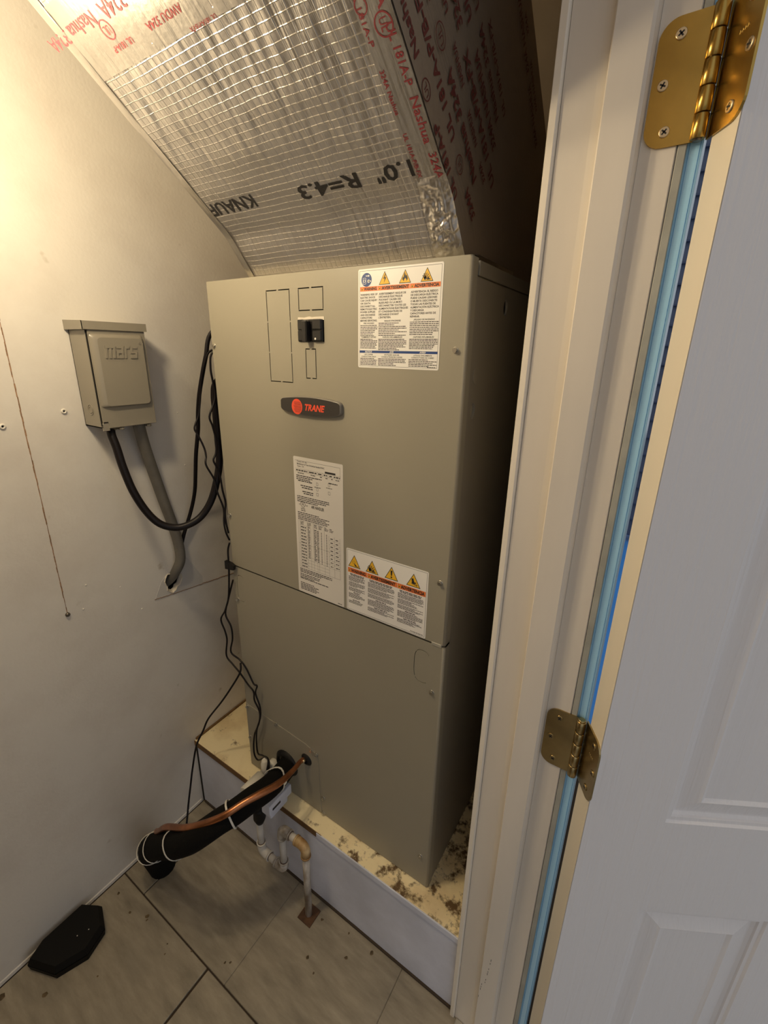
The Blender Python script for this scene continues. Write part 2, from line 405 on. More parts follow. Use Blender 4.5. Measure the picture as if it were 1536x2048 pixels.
class Print:
    """flat print in (u, v) metres: rectangles, polygons, real text, greeked lines"""
    def __init__(s): s.b = B(); s.L = 0; s.mats = []
    def mi(s, m_):
        if m_ not in s.mats: s.mats.append(m_)
        return s.mats.index(m_)
    def raw(s, vs, fs, m_, layer): s.b.add([(a, b_, layer) for a, b_ in vs], fs, s.mi(m_))
    def poly(s, pts, m_, layer=1): s.raw(pts, [tuple(range(len(pts)))], m_, layer)
    def rect(s, u0, v0, u1, v1, m_, layer=1): s.poly([(u0, v0), (u1, v0), (u1, v1), (u0, v1)], m_, layer)
    def frame(s, u0, v0, u1, v1, t, m_, layer=1):
        s.rect(u0, v0, u1, v0+t, m_, layer); s.rect(u0, v1-t, u1, v1, m_, layer); s.rect(u0, v0, u0+t, v1, m_, layer); s.rect(u1-t, v0, u1, v1, m_, layer)
    def disc(s, u, v, r, m_, layer=1, n=28, ry=None):
        ry = ry or r; s.poly([(u+r*math.cos(2*PI*k/n), v+ry*math.sin(2*PI*k/n)) for k in range(n)], m_, layer)
    def ring(s, u, v, r, t, m_, layer=1, n=28, ry=None):
        ry = ry or r; q = ry/r
        o = [(u+r*math.cos(2*PI*k/n), v+ry*math.sin(2*PI*k/n)) for k in range(n)]; i_ = [(u+(r-t)*math.cos(2*PI*k/n), v+(r-t)*q*math.sin(2*PI*k/n)) for k in range(n)]
        s.raw(o+i_, [(k, (k+1) % n, n+(k+1) % n, n+k) for k in range(n)], m_, layer)
    def line(s, a, b_, t, m_, layer=1):
        d = Vector(b_)-Vector(a); n_ = Vector((-d.y, d.x)).normalized()*t/2
        s.poly([tuple(Vector(a)+n_), tuple(Vector(a)-n_), tuple(Vector(b_)-n_), tuple(Vector(b_)+n_)], m_, layer)
    def text(s, st, u, v, h, m_, width=None, layer=1, align='L', bold=0.0, shear=0.0, maxw=None):
        vs, fs, (x0, x1) = text_geo(st, bold, shear)
        k = h/0.70; kx = k
        if width: kx = width/max(x1-x0, 1e-4)
        if maxw and (x1-x0)*kx > maxw: kx = maxw/(x1-x0)
        W = (x1-x0)*kx; off = {'L': 0, 'C': -W/2, 'R': -W}[align]
        s.raw([(u+off+(a-x0)*kx, v+b_*k) for a, b_ in vs], fs, m_, layer)
    def greek(s, u, v, w_, h, m_, layer=1, fill=1.0):
        """one line of print too small to read"""
        x = u; end = u+w_*fill
        while x < end-h*0.8:
            L = min(h*random.uniform(1.5, 5.5), end-x)
            s.rect(x, v, x+L, v+h, m_, layer); x += L+h*0.55
    def para(s, u, vtop, w_, n, pitch, h, m_, layer=1):
        for i in range(n): s.greek(u, vtop-(i+1)*pitch, w_, h, m_, layer, 1.0 if i < n-1 and random.random() < .6 else random.uniform(.55, .98))
    def tri(s, u, v, w_, layer=1):
        """yellow warning triangle, base centre at (u, v)"""
        h = w_*0.9
        def t(sc_): return [(u-w_/2*sc_, v+h*(1-sc_)*0.36), (u+w_/2*sc_, v+h*(1-sc_)*0.36), (u, v+h*(1-sc_)*0.36+h*sc_)]
        s.poly(t(1.0), M['ink'], layer); s.poly(t(0.86), M['ink_yellow'], layer+1)
    def build(s, name, fn, parent, label=None, local=False):
        """fn(u, v, layer) -> point"""
        s.b.v = [fn(*p) for p in s.b.v]
        return s.b.build(name, s.mats, parent, label=label, local=local, fixn=False)

# =====================================================================================================
# coordinates shared by everything (metres; z = 0 is the top of the platform, y = 0 the face of the unit)
XW = -0.1945      # left wall
YL = -0.0400      # platform front
ZF = -0.2300      # floor
UW, UH, ZS = 0.533, 1.186, 0.596
YB = 0.66         # back wall
ZC = 1.95         # ceiling
YJ = -0.046       # hinge jamb face
XJ = 0.748        # outer end of the jamb
YN = -0.84        # other jamb

def arc(cx, cy, r, a0, a1, n): return [(cx+r*math.cos(math.radians(a0+(a1-a0)*i/n)), cy+r*math.sin(math.radians(a0+(a1-a0)*i/n))) for i in range(n+1)]
def onwall(a, b, h): return (XW + h, a, b)          # (y, z, out of wall)
def onface(a, b, h): return (a, -h, b)              # (x, z, out of unit face)

# ---------------------------------------------------------------- room shell
fl = B().box((XW-0.1, -1.1, ZF-0.06), (0.80, YB+0.1, ZF-0.004)).build('floor', M['grout'], kind='structure')
tiles = [((XW+0.0045, -0.106), (-0.275, YL+0.02)), ((-0.1035, 0.1998), (-0.275, YL+0.02)), ((0.2001, 0.5045), (-0.275, YL+0.02)), ((0.5048, 0.66), (-0.275, YL+0.02)),
         ((XW+0.0045, 0.1455), (-0.886, -0.278)), ((0.1505, 0.452), (-0.886, -0.278)), ((0.4535, 0.755), (-0.886, -0.278)), ((XW+0.0045, 0.30), (-1.1, -0.8885)), ((0.3015, 0.755), (-1.1, -0.8885))]
for i, ((x0, x1), (y0, y1)) in enumerate(tiles):
    B().box((x0, y0, ZF-0.008), (x1, y1, ZF), 0.0012).build('floor_tile', M['tile'], fl)

hole = []
for k in range(18):
    a = 2*PI*k/18; r = 1 + 0.16*math.sin(3*a+1) + 0.08*math.sin(7*a)
    hole.append((-0.036 + 0.021*r*math.cos(a), 0.508 + 0.023*r*math.sin(a)))
wl = B()
wl.plate([(-1.1, ZF-0.02), (YB, ZF-0.02), (YB, ZC), (-1.1, ZC)], [hole], onwall, 0.0, -0.013)
wl.box((XW-0.10, -1.1, ZF-0.02), (XW-0.075, YB, ZC))
wl = wl.build('wall_left', M['wall'], kind='structure')
B().box((XW-0.0745, -0.12, 0.42), (XW-0.06, 0.05, 0.60)).build('wall_cavity', M['hole'], wl)
# torn gypsum rim round the hole
rim = B(); n = len(hole); vs = []
for (a, b) in hole:
    d = Vector((a+0.036, b-0.508)); k = random.uniform(1.08, 1.30)
    vs += [(XW+0.0004, a, b), (XW+0.0030, -0.036+d.x*(1+(k-1)*.4), 0.508+d.y*(1+(k-1)*.4)), (XW+0.0003, -0.036+d.x*k, 0.508+d.y*k), (XW-0.008, -0.036+d.x*.88, 0.508+d.y*.88)]
fs = []
for i in range(n):
    j = (i+1) % n
    for q in ((3, 0), (0, 1), (1, 2)): fs.append((i*4+q[0], i*4+q[1], j*4+q[1], j*4+q[0]))
rim.add(vs, fs); rim.build('torn_hole_rim', M['plaster'], wl, label='ragged gypsum edge of the conduit hole')
B().plate([(-0.088, 0.4785), (-0.050, 0.4735), (0.046, 0.4625), (0.046, 0.487), (0.010, 0.556), (-0.012, 0.562), (-0.066, 0.520)], [[(-0.036+(a+0.036)*1.1, 0.508+(b-0.508)*1.1) for a, b in hole]], onwall, 0.0, 0.0006).build('patch', M['patch'], wl)
cr = B()
z = 0.542
while z < 1.115:
    cr.box((XW-0.0004, -0.2706+random.uniform(-.0005,.0005), z), (XW+0.0006, -0.2690+random.uniform(-.0005,.0005), z+0.012)); z += 0.0115
cr.build('seam_line', M['crack'], wl, label='thin brown vertical line on the wall')
cr = B(); y = -0.088
while y < 0.15:
    zz = 0.4805 - (y+0.088)*0.118 + random.uniform(-.0008, .0008)
    cr.box((XW-0.0004, y, zz-0.0009), (XW+0.0009, y+0.008, zz+0.0009)); y += 0.0077
cr.build('seam_line', M['crack'], wl)
for (y, z, r) in [(-0.202, 0.948, 0.005), (-0.301, 0.931, 0.005)]:
    B().lathe((XW-0.001, y, z), (1, 0, 0), [(0, r), (0.003, r), (0.004, r*.8), (0.004, r*.45), (0.001, r*.4)], 12).build('screw_anchor', M['white_plastic'], wl)
B().lathe((XW-0.001, -0.270, 0.537), (1, 0, 0), [(0, 0.0045), (0.004, 0.0045), (0.006, 0.0025)], 12).build('nail_head', M['screw_dark'], wl)
for (y, z, r) in [(-0.240, 0.534, .0022), (-0.121, 0.473, .0022), (0.033, 0.922, .0016), (-0.226, 0.585, .002), (0.036, 0.795, .0016), (-0.16, 0.55, .0016)]:
    B().lathe((XW-0.0005, y, z), (1, 0, 0), [(0, r), (0.0012, r*.9), (0.002, r*.4)], 8).build('nail_pop', M['white_plastic'], wl)

B().box((XW-0.1, YB, ZF-0.02), (0.735, YB+0.08, ZC)).build('wall_back', M['wall_shade'], kind='structure')
B().box((XW-0.1, -1.18, ZF-0.02), (0.735, -1.1, ZC)).build('wall_front', M['wall_darkened'], kind='structure')
wr = B()
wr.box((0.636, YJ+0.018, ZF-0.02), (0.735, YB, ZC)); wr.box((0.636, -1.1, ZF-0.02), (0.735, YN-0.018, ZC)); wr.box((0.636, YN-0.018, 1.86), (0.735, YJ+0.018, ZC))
wr.build('wall_right', M['wall_shade'], kind='structure')
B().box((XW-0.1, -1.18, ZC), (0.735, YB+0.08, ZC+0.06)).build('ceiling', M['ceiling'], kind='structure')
bb = B().prism([(XW, ZF), (XW+0.0025, ZF), (XW+0.0020, ZF+0.008), (XW, ZF+0.0095)], lambda a, b, h: (a, h, b), -1.1, YL-0.004)
bb.build('baseboard_left', M['wall'], kind='structure')

# ---------------------------------------------------------------- door frame: boards of the hinge jamb and the far jamb
def board(profile, name, m_, parent, z0=ZF, z1=1.84):
    return B().prism(profile, lambda a, b, h: (a, b, h), z0, z1).build(name, m_, parent)
jb = B().box((0.6335, YJ+0.004, ZF), (XJ-0.006, YJ+0.022, 1.84)).build('trim_1', M['trim'], kind='structure')
board([(0.6225, YJ+0.03), (0.6225, YJ-0.001), (0.6235, YJ-0.003), (0.6300, YJ-0.0032), (0.6315, YJ-0.002), (0.6325, YJ+0.001), (0.6325, YJ+0.03)], 'casing_bead', M['trim_edge'], jb)
board([(0.6325, YJ+0.006), (0.6330, YJ+0.0002), (0.664, YJ-0.0004), (0.6735, YJ-0.0015), (0.6735, YJ+0.006)], 'jamb_face', M['trim'], jb)
board([(0.6735, YJ+0.006), (0.6737, YJ-0.0100), (0.6750, YJ-0.0118), (0.7045, YJ-0.0112), (0.7075, YJ-0.0095), (0.7092, YJ-0.006), (0.7100, YJ+0.002), (0.7100, YJ+0.006)], 'door_stop', M['trim'], jb)
board([(0.7100, YJ+0.006), (0.7100, YJ), (0.7392, YJ), (0.7400, YJ+0.001), (0.7400, YJ+0.006)], 'hinge_rabbet', M['trim'], jb)
board([(0.7410, YJ+0.006), (0.7410, YJ+0.0006), (0.7416, YJ), (0.7474, YJ), (XJ, YJ+0.001), (XJ, YJ+0.006)], 'weather_strip', M['weather'], jb)
sc_mark = B()
for (x0, z0, dx, dz, n) in [(0.7, 0.035, -0.0006, -0.0085, 9), (0.690, -0.045, -0.0006, -0.008, 6)]:
    for i in range(n):
        if random.random() < .85:
            sc_mark.box((x0-0.012+dx*i, YJ-0.0119, z0+dz*i), (x0-0.0112+dx*i, YJ-0.0108, z0+dz*i+random.uniform(.003, .006)))
sc_mark.build('scuff_mark', M['ink'], jb)
j2 = B().box((0.6335, YN-0.018, ZF), (XJ, YN, 1.84)).build('trim_2', M['trim'], kind='structure')
B().box((0.674, YN, ZF), (0.709, YN+0.012, 1.84), 0.0015).build('door_stop', M['trim'], j2)
hd = B().box((0.6335, YN, 1.84), (XJ, YJ, 1.858)).build('trim_3', M['trim'], kind='structure')
B().box((0.674, YN+0.013, 1.828), (0.709, YJ-0.013, 1.8395), 0.0015).build('door_stop', M['trim'], hd)
B().box((0.636, YN, ZF-0.02), (0.80, YJ, ZF+0.004), 0.002).build('trim_4', M['steel'], kind='structure')
# outside casing, moulded
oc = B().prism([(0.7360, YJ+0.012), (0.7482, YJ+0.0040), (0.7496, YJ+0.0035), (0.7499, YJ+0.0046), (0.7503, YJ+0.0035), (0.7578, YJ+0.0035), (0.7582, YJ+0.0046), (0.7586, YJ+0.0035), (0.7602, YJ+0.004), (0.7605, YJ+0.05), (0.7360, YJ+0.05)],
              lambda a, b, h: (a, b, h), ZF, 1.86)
oc.build('trim_5', M['sky_tint_trim'], kind='structure')

# ---------------------------------------------------------------- outdoors seen through the hinge gap
B().box((0.80, -6, -0.34), (9, 9, -0.28)).build('ground', M['ground'], kind='structure')
B().box((-2.5, YB+0.09, -0.33), (0.7995, 3.3, -0.262)).build('walkway', M['sky_tint_ground'], kind='structure')
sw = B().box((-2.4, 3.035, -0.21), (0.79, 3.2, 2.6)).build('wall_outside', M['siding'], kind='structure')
z = -0.21; 
for i in range(22):
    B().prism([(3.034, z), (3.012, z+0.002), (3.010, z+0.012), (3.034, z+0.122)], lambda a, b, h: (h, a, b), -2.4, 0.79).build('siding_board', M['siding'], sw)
    z += 0.122

# ---------------------------------------------------------------- door leaf (open 119 degrees), hinged on the right jamb
TH = math.radians(29.0)
BX, BY = 0.755, YJ-0.0045          # hinge pin
ev = Vector((math.cos(TH), math.sin(TH), 0)); nv = Vector((math.sin(TH), -math.cos(TH), 0))
far = Vector((BX, BY, 0)) + nv*0.006 + ev*0.009
dr = bpy.data.objects.new('door_1', None); COL.objects.link(dr); dr.location = far; dr.rotation_euler = (0, 0, TH); dr['kind'] = 'structure'
MW[dr] = Matrix.Translation(far) @ Matrix.Rotation(TH, 4, 'Z')
# local: +x along the leaf, -y towards the closet-side face, z up
DW, DT, DZ0, DZ1 = 0.66, 0.035, -0.205, 1.815
def door_face():
    b = B(); us = [0.0005, 0.100, 0.274, 0.386, 0.560, DW-0.0005]; zs = [DZ0, -0.015, 0.320, 0.491, 1.175, 1.300, 1.660, DZ1]
    prof = [(0, 0), (0.0025, 0.0030), (0.0075, 0.0032), (0.0085, 0.0060), (0.0125, 0.0085), (0.0145, 0.0085), (0.0370, 0.0015), (0.0420, 0.0045)]
    for i in range(5):
        for j in range(7):
            u0, u1, z0, z1 = us[i], us[i+1], zs[j], zs[j+1]
            if i in (1, 3) and j in (1, 3, 5):
                rings = []
                for ins, dep in prof:
                    rings.append([(u0+ins, -DT+dep, z0+ins), (u1-ins, -DT+dep, z0+ins), (u1-ins, -DT+dep, z1-ins), (u0+ins, -DT+dep, z1-ins)])
                vs = [p for r in rings for p in r]; fs = []
                for r in range(len(rings)-1):
                    for k in range(4): fs.append((r*4+k, r*4+(k+1) % 4, r*4+4+(k+1) % 4, r*4+4+k))
                fs.append(tuple(range(len(vs)-4, len(vs)))); b.add(vs, fs)
            else:
                b.add([(u0, -DT, z0), (u1, -DT, z0), (u1, -DT, z1), (u0, -DT, z1)], [(0, 1, 2, 3)])
    return b
door_face().build('door_face', M['door'], dr, local=True)
dc = B()
dc.box((0.02, -DT+0.012, DZ0+0.02), (DW-0.02, -0.0005, DZ1-0.02))
dc.box((0, -DT+0.0006, DZ0), (0.03, 0, DZ1)); dc.box((DW-0.03, -DT+0.0006, DZ0), (DW, 0, DZ1)); dc.box((0.03, -DT+0.0006, DZ0), (DW-0.03, 0, DZ0+0.03)); dc.box((0.03, -DT+0.0006, DZ1-0.03), (DW-0.03, 0, DZ1))
dc.build('door_core', M['door_edge'], dr, local=True)

# ---------------------------------------------------------------- hinges
def cross_head(b, c, ax, r, mi_head, mi_cross):
    """countersunk screw head with a phillips cross"""
    c = Vector(c); ax = Vector(ax).normalized()
    b.lathe(c, ax, [(-0.001, r), (0.0004, r), (0.0008, r*.86)], 14, mi_head)
    t = Vector((0, 0, 1)); u = ax.cross(t).normalized(); a0 = random.uniform(0.3, 1.1)
    for k in range(2):
        d = u*math.cos(a0+k*PI/2) + t*math.sin(a0+k*PI/2); s_ = ax.cross(d)
        p = c + ax*0.00095
        vs = [p + d*r*.58 + s_*r*.15, p + d*r*.58 - s_*r*.15, p - d*r*.58 - s_*r*.15, p - d*r*.58 + s_*r*.15]
        b.add(vs, [(0, 1, 2, 3)], mi_cross)
def leaf_poly(L, z0, z1, r=0.015):
    return [(0, z0), (L-r, z0)] + arc(L-r, z0+r, r, -90, 0, 8)[1:] + arc(L-r, z1-r, r, 0, 90, 8) + [(0, z1)]
def hinge(zc, mb, ms, label):
    hh = 0.0473; z0, z1 = zc-hh, zc+hh
    t = empty('door_hinge', (BX, BY, zc), label, 'hinge', 'door hinges')
    lj = B().prism(leaf_poly(0.0425, z0, z1), lambda a, b_, h: (BX-0.001-a, YJ-h, b_), 0.0, 0.0022).build('hinge_leaf', mb, t)
    lo = far + nv*-0.006
    def dl(a, b_, h):
        p = far - nv*0.006 + nv*a - ev*h; return (p.x, p.y, b_)
    ld = B().prism(leaf_poly(0.0445, z0, z1), dl, 0.0, 0.0022).build('hinge_leaf', mb, t)
    for k in range(5):
        h = (z1-z0)/5; g = 0.0004
        B().lathe((BX, BY, z0+h*k+g), (0, 0, 1), [(0, 0.0054), (0.0005, 0.006), (h-2*g-0.0005, 0.006), (h-2*g, 0.0054)], 20).build('knuckle', mb, t)
    B().lathe((BX, BY, z1), (0, 0, 1), [(-0.002, 0.0048), (0.0014, 0.0048), (0.002, 0.0040)], 20).build('pin', mb, t)
    B().cyl((BX, BY, z0-0.001), (BX, BY, z1), 0.0035, 12).build('pin_shaft', M['screw_dark'], t)
    for (x, dz) in [(0.728, 0.0345), (0.7205, 0.0), (0.728, -0.0355)]:
        b = B(); cross_head(b, (x, YJ-0.0026, zc+dz), (0, -1, 0), 0.0044, 0, 1); b.build('screw', [ms, M['ink']], lj)
    for (a, dz) in [(0.0285, 0.035), (0.0372, 0.0), (0.0275, -0.035)]:
        p = far - nv*0.006 + nv*a - ev*0.0026
        b = B(); cross_head(b, (p.x, p.y, zc+dz), -ev, 0.0044, 0, 1); b.build('screw', [ms, M['ink']], ld)
    # stamped mark on the door leaf: unreadable embossed strokes
    b = B()
    for i in range(4):
        a = 0.020+0.003*i
        p0 = far - nv*0.006 + nv*a - ev*0.0023; p1 = far - nv*0.006 + nv*(a+0.002) - ev*0.0023
        b.tube([(p0.x, p0.y, zc+0.014), ((p0+p1).x/2, (p0+p1).y/2, zc+0.017), (p1.x, p1.y, zc+0.0145)], 0.0004, 5, 3)
    b.build('stamped_mark', mb, ld)
    return t
hinge(1.2945, M['brass'], M['brass_screw'], 'large bright brass butt hinge, the upper of the two hinges')
hinge(0.5600, M['brass_old'], M['brass_old'], 'dull aged brass butt hinge, the lower of the two hinges')

# ---------------------------------------------------------------- platform under the unit
pf = empty('equipment_platform', (0.22, 0.3, ZF), 'low platform with stained cream board top and grey front tinted daylight blue under the air handler', 'platform')
B().box((XW+0.0005, YL, -0.018), (0.6335, YB, 0.0), 0.001).build('top_board', M['board'], pf, label='cream board top with brown water stains')
ed = B().prism([(XW+0.001, -0.0175), (0.262, -0.0175), (0.279, -0.001), (XW+0.001, -0.0005)], lambda a, b, h: (a, h, b), YL-0.0012, YL+0.004)
ed.build('raw_edge', M['wood'], pf, label='bare brown plywood edge')
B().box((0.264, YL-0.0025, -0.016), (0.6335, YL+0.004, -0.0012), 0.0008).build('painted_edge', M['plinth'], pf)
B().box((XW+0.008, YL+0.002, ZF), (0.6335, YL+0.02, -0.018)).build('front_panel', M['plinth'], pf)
B().box((XW+0.0005, YL+0.0015, ZF), (XW+0.0082, YL+0.03, -0.018)).build('corner_gap', M['hole'], pf)
B().box((XW, YL+0.004, -0.0005), (XW+0.005, 0.40, 0.006), 0.0008).build('edge_strip', M['wood'], pf)
B().box((XW+0.01, YL-0.002, ZF), (0.6335, YL+0.003, ZF+0.006), 0.001).build('floor_joint', M['grout'], pf)

# ---------------------------------------------------------------- air handler
ah = empty('air_handler', (UW/2, 0.27, 0), 'tall taupe metal air handler cabinet standing on the platform', 'air handler')
B().box((0.004, 0.020, 0.002), (UW-0.006, 0.55, UH-0.004)).build('cabinet', M['unit'], ah)
sidehole = lambda y, z, ry, rz: [(y+ry*math.cos(2*PI*k/16), z+rz*math.sin(2*PI*k/16)) for k in range(16)]
B().plate([(0.0195, 0.0), (0.55, 0.0), (0.55, 1.163), (0.0195, 1.163)], [sidehole(0.147, 1.135, 0.009, 0.012), sidehole(0.043, 0.985, 0.009, 0.012)],
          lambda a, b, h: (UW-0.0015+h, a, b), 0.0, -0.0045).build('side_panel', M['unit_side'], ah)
B().box((UW-0.006, 0.030, 1.1655), (UW-0.0015, 0.36, UH-0.002), 0.0006).build('top_rail', M['unit_side'], ah)
B().box((UW-0.0055, 0.14, 1.12), (UW-0.005, 0.16, 1.15)).build('hole_plug', M['hole'], ah)
B().lathe((UW-0.0016, 0.045, 1.035), (1, 0, 0), [(0, .012), (.0006, .012), (.0009, .0112)], 20).build('side_knockout', M['unit_side'], ah)
for (x0, x1) in [(0.0015, 0.0040)]:
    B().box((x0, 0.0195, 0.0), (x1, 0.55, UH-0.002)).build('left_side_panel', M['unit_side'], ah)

def slit_rect(x0, z0, x1, z1, t, tabs=('t', 'b'), ltabs=(), g=0.002):
    """slits of a rectangular knock-out, interrupted by tabs"""
    L = []; xm = (x0+x1)/2
    L.append([(x0, z1-t), (xm-g, z1-t), (xm-g, z1), (x0, z1)]); L.append([(xm+g, z1-t), (x1, z1-t), (x1, z1), (xm+g, z1)])
    L.append([(x0, z0), (xm-g, z0), (xm-g, z0+t), (x0, z0+t)]); L.append([(xm+g, z0), (x1, z0), (x1, z0+t), (xm+g, z0+t)])
    for (a, b) in ((x0, x0+t), (x1-t, x1)):
        zs = [z0+t+0.0004] + sum([[q-g*.6, q+g*.6] for q in ltabs], []) + [z1-t-0.0004]
        for k in range(0, len(zs), 2): L.append([(a, zs[k]), (b, zs[k]), (b, zs[k+1]), (a, zs[k+1])])
    return L
def slit_oval(cx, cz, rx, rz, t, arcs):
    """stadium slit, arcs in fractions of the outline"""
    out = []; path = []
    for k in range(49):
        a = 2*PI*k/48; c_, s_ = math.cos(a), math.sin(a)
        path.append((cx + rx*abs(c_)**0.75*(1 if c_ >= 0 else -1), cz + rz*abs(s_)**0.6*(1 if s_ >= 0 else -1), c_, s_))
    for f0, f1 in arcs:
        i0, i1 = int(f0*48), int(f1*48); o = [(p[0], p[1]) for p in path[i0:i1+1]]
        i_ = [(p[0]-t*p[2], p[1]-t*p[3]) for p in path[i0:i1+1]]
        out.append(o + i_[::-1])
    return out
def panel(z0, z1, holes, name):
    R_ = 0.0042; b = B(); xr = UW-R_
    b.plate([(0.0, z0), (xr, z0), (xr, z1), (0.0, z1)], holes, onface, 0.0, -0.0016)
    a = [(xr + R_*math.sin(math.radians(q)), R_-R_*math.cos(math.radians(q))) for q in range(0, 91, 15)]
    n = len(a); vs = [(x, y, z0) for x, y in a] + [(x, y, z1) for x, y in a]
    b.add(vs, [(i, i+1, n+i+1, n+i) for i in range(n-1)], 0, True)
    b.box((UW-0.0016, R_, z0), (UW, 0.019, z1)); b.box((0, 0.0016, z0), (0.0015, 0.019, z1))
    top = [(0, 0.0002)] + [(xr, 0.0002)] + a + [(UW, 0.019), (0, 0.019)]
    b.prism(top, lambda p, q, h: (p, q, h), z1-0.0012, z1); b.prism(top, lambda p, q, h: (p, q, h), z0, z0+0.0012)
    return b.build(name, M['unit'], ah)
t = 0.0017
holes = slit_rect(0.157, 1.0115, 0.2125, 1.163, t, ltabs=(1.062, 1.1125)) + slit_rect(0.2315, 1.128, 0.285, 1.163, t) + slit_rect(0.2435, 1.0205, 0.267, 1.0695, t)
holes.append([(0.229, 1.080), (0.2855, 1.080), (0.2855, 1.116), (0.281, 1.1185), (0.262, 1.1165), (0.257, 1.119), (0.252, 1.1168), (0.236, 1.1175), (0.229, 1.1155)])
up = panel(0.5975, UH, holes, 'upper_panel')
lholes = slit_oval(0.4925, 0.540, 0.0165, 0.034, 0.0012, [(0.13, 0.36), (0.38, 0.62), (0.64, 0.84)]) + slit_oval(0.0215, 0.541, 0.0135, 0.034, 0.0012, [(0.16, 0.36), (0.38, 0.62), (0.64, 0.82)])
lp = panel(0.0015, 0.5945, lholes, 'lower_panel')
B().box((0.004, 0.0165, 1.0), (0.528, 0.0172, UH-0.004)).build('slit_shade', M['inside'], ah)  # dark sheets behind the slits, shade put in as colour
B().box((0.004, 0.0165, 0.45), (0.528, 0.0172, 0.5935)).build('slit_shade', M['inside'], ah)
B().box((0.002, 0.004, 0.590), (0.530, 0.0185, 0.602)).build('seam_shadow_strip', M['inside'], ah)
B().box((0.5080, -0.0012, 0.5925), (0.5270, 0.0040, 0.5990), 0.0008).build('panel_clip', M['unit_edge'], ah)
# torn cream insulation at the breaker opening
B().prism([(0.2285, 1.110), (0.2300, 1.1185), (0.2440, 1.1178), (0.2550, 1.1192), (0.2600, 1.1182), (0.2860, 1.1188), (0.2860, 1.1135), (0.2700, 1.1145), (0.2600, 1.1150), (0.2480, 1.1142), (0.2350, 1.1150), (0.2310, 1.094)], onface, -0.004, 0.0006).build('insulation_edge', M['plaster'], ah, label='torn cream edge above the breaker')
# circuit breaker: two poles with tied handles
bk = B().box((0.2305, -0.0030, 1.0805), (0.2840, 0.015, 1.1145), 0.001).build('circuit_breaker', M['plastic_black'], ah, label='black two pole circuit breaker')
for z0 in (1.0815, 1.0988):
    B().box((0.2650, -0.0065, z0), (0.2832, -0.0025, z0+0.0158), 0.0012).build('pole_cover', M['plastic_black'], bk)
    B().box((0.2315, -0.0045, z0), (0.2440, -0.0025, z0+0.0158), 0.0008).build('pole_cover', M['plastic_black'], bk)
B().box((0.2480, -0.0135, 1.0790), (0.2585, -0.0025, 1.1130), 0.002).build('handle', M['plastic_black'], bk)
B().lathe((0.2720, -0.0064, 1.0845), (0, -1, 0), [(0, .0018), (.0005, .0018), (.0008, .0012)], 12).build('white_dot', M['ink_white'], bk, label='white dot')

# screws
def hexscrew():
    b = B(); b.lathe((0, 0.001, 0), (0, -1, 0), [(0, .0046), (.0014, .0046), (.0018, .0042)], 16)
    b.prism([(0.0034*math.cos(PI/3*k), 0.0034*math.sin(PI/3*k)) for k in range(6)], lambda a, c, h: (a, -h, c), 0.0016, 0.0046); return b
s0 = hexscrew().build('screw', M['steel'], ah, local=True)
org = MW[ah].translation
for i, (x, z, y) in enumerate([(0.006, 1.072, 0), (0.517, 1.070, 0), (0.006, 0.718, 0), (0.517, 0.713, 0), (0.0065, 0.508, 0), (0.5145, 0.495, 0), (0.513, 0.080, 0), (0.108, 0.1965, -0.0015), (0.2365, 0.179, -0.0015), (0.222, 0.1835, -0.0015), (0.253, 0.055, -0.0005), (0.252, 0.006, -0.0005), (0.007, 0.098, -0.0015), (0.006, 0.196, -0.0015)]):
    loc = Vector((x, y, z)) - org
    if i == 0: s0.location = loc
    else: copy_part(s0, ah, loc)

# removable line-set cover at the lower left
ap = [(0.0005, 0.003), (0.2475, 0.003), (0.2440, 0.060), (0.2420, 0.160)] + [(0.2405, 0.170), (0.234, 0.179), (0.224, 0.1855), (0.205, 0.1905), (0.150, 0.1945), (0.0005, 0.2035)]
B().plate(ap, [[(0.138+0.022*math.cos(2*PI*k/16), 0.092+0.022*math.sin(2*PI*k/16)) for k in range(16)], [(0.205+0.009*math.cos(2*PI*k/12), 0.145+0.009*math.sin(2*PI*k/12)) for k in range(12)]], onface, 0.0, 0.0015).build('line_cover', M['unit'], ah)
b = B()
b.lathe((0.138, 0.002, 0.092), (0, -1, 0), [(0, .036), (.004, .036), (.009, .031), (.012, .028), (.012, .0255), (0, .0255)], 24)
b.build('grommet', M['black'], ah, label='large black rubber grommet')
b = B(); b.lathe((0.205, 0.002, 0.145), (0, -1, 0), [(0, .016), (.0035, .016), (.007, .012), (.009, .0085), (.0095, .0065), (0, .0065)], 20)
b.build('grommet', M['black'], ah, label='small black rubber grommet')

# ---------------- badge: charcoal plate with the maker's red disc and word
def badge_outline(k=0.0):
    x0, x1 = 0.1845-k, 0.3225+k
    top = [(x0+(x1-x0)*i/16, 0.9855+0.0055*math.sin(PI*i/16)+k) for i in range(1, 16)]
    bot = [(x0+(x1-x0)*i/16, 0.9620-0.0050*math.sin(PI*i/16)-k) for i in range(1, 16)]
    L = arc(x0+0.010, 0.9745, 0.0125, 115, 245, 8); L = [(max(x0, a), c) for a, c in L]
    R = arc(x1-0.010, 0.9745, 0.0125, -65, 65, 8); R = [(min(x1, a), c) for a, c in R]
    return bot[1:-1] + R + top[1:-1][::-1] + L
bo = badge_outline(); bi = [(0.2535+(a-0.2535)*0.972, 0.9740+(c-0.9740)*0.90) for a, c in bo]
n = len(bo); b = B()
b.add([onface(a, c, 0.0) for a, c in bo]+[onface(a, c, 0.0045) for a, c in bo]+[onface(a, c, 0.0068) for a, c in bi],
      [(i, (i+1) % n, n+(i+1) % n, n+i) for i in range(n)] + [(n+i, n+(i+1) % n, 2*n+(i+1) % n, 2*n+i) for i in range(n)], 0, True)
b.add([onface(a, c, 0.0068) for a, c in bi], [tuple(range(n))], 1)
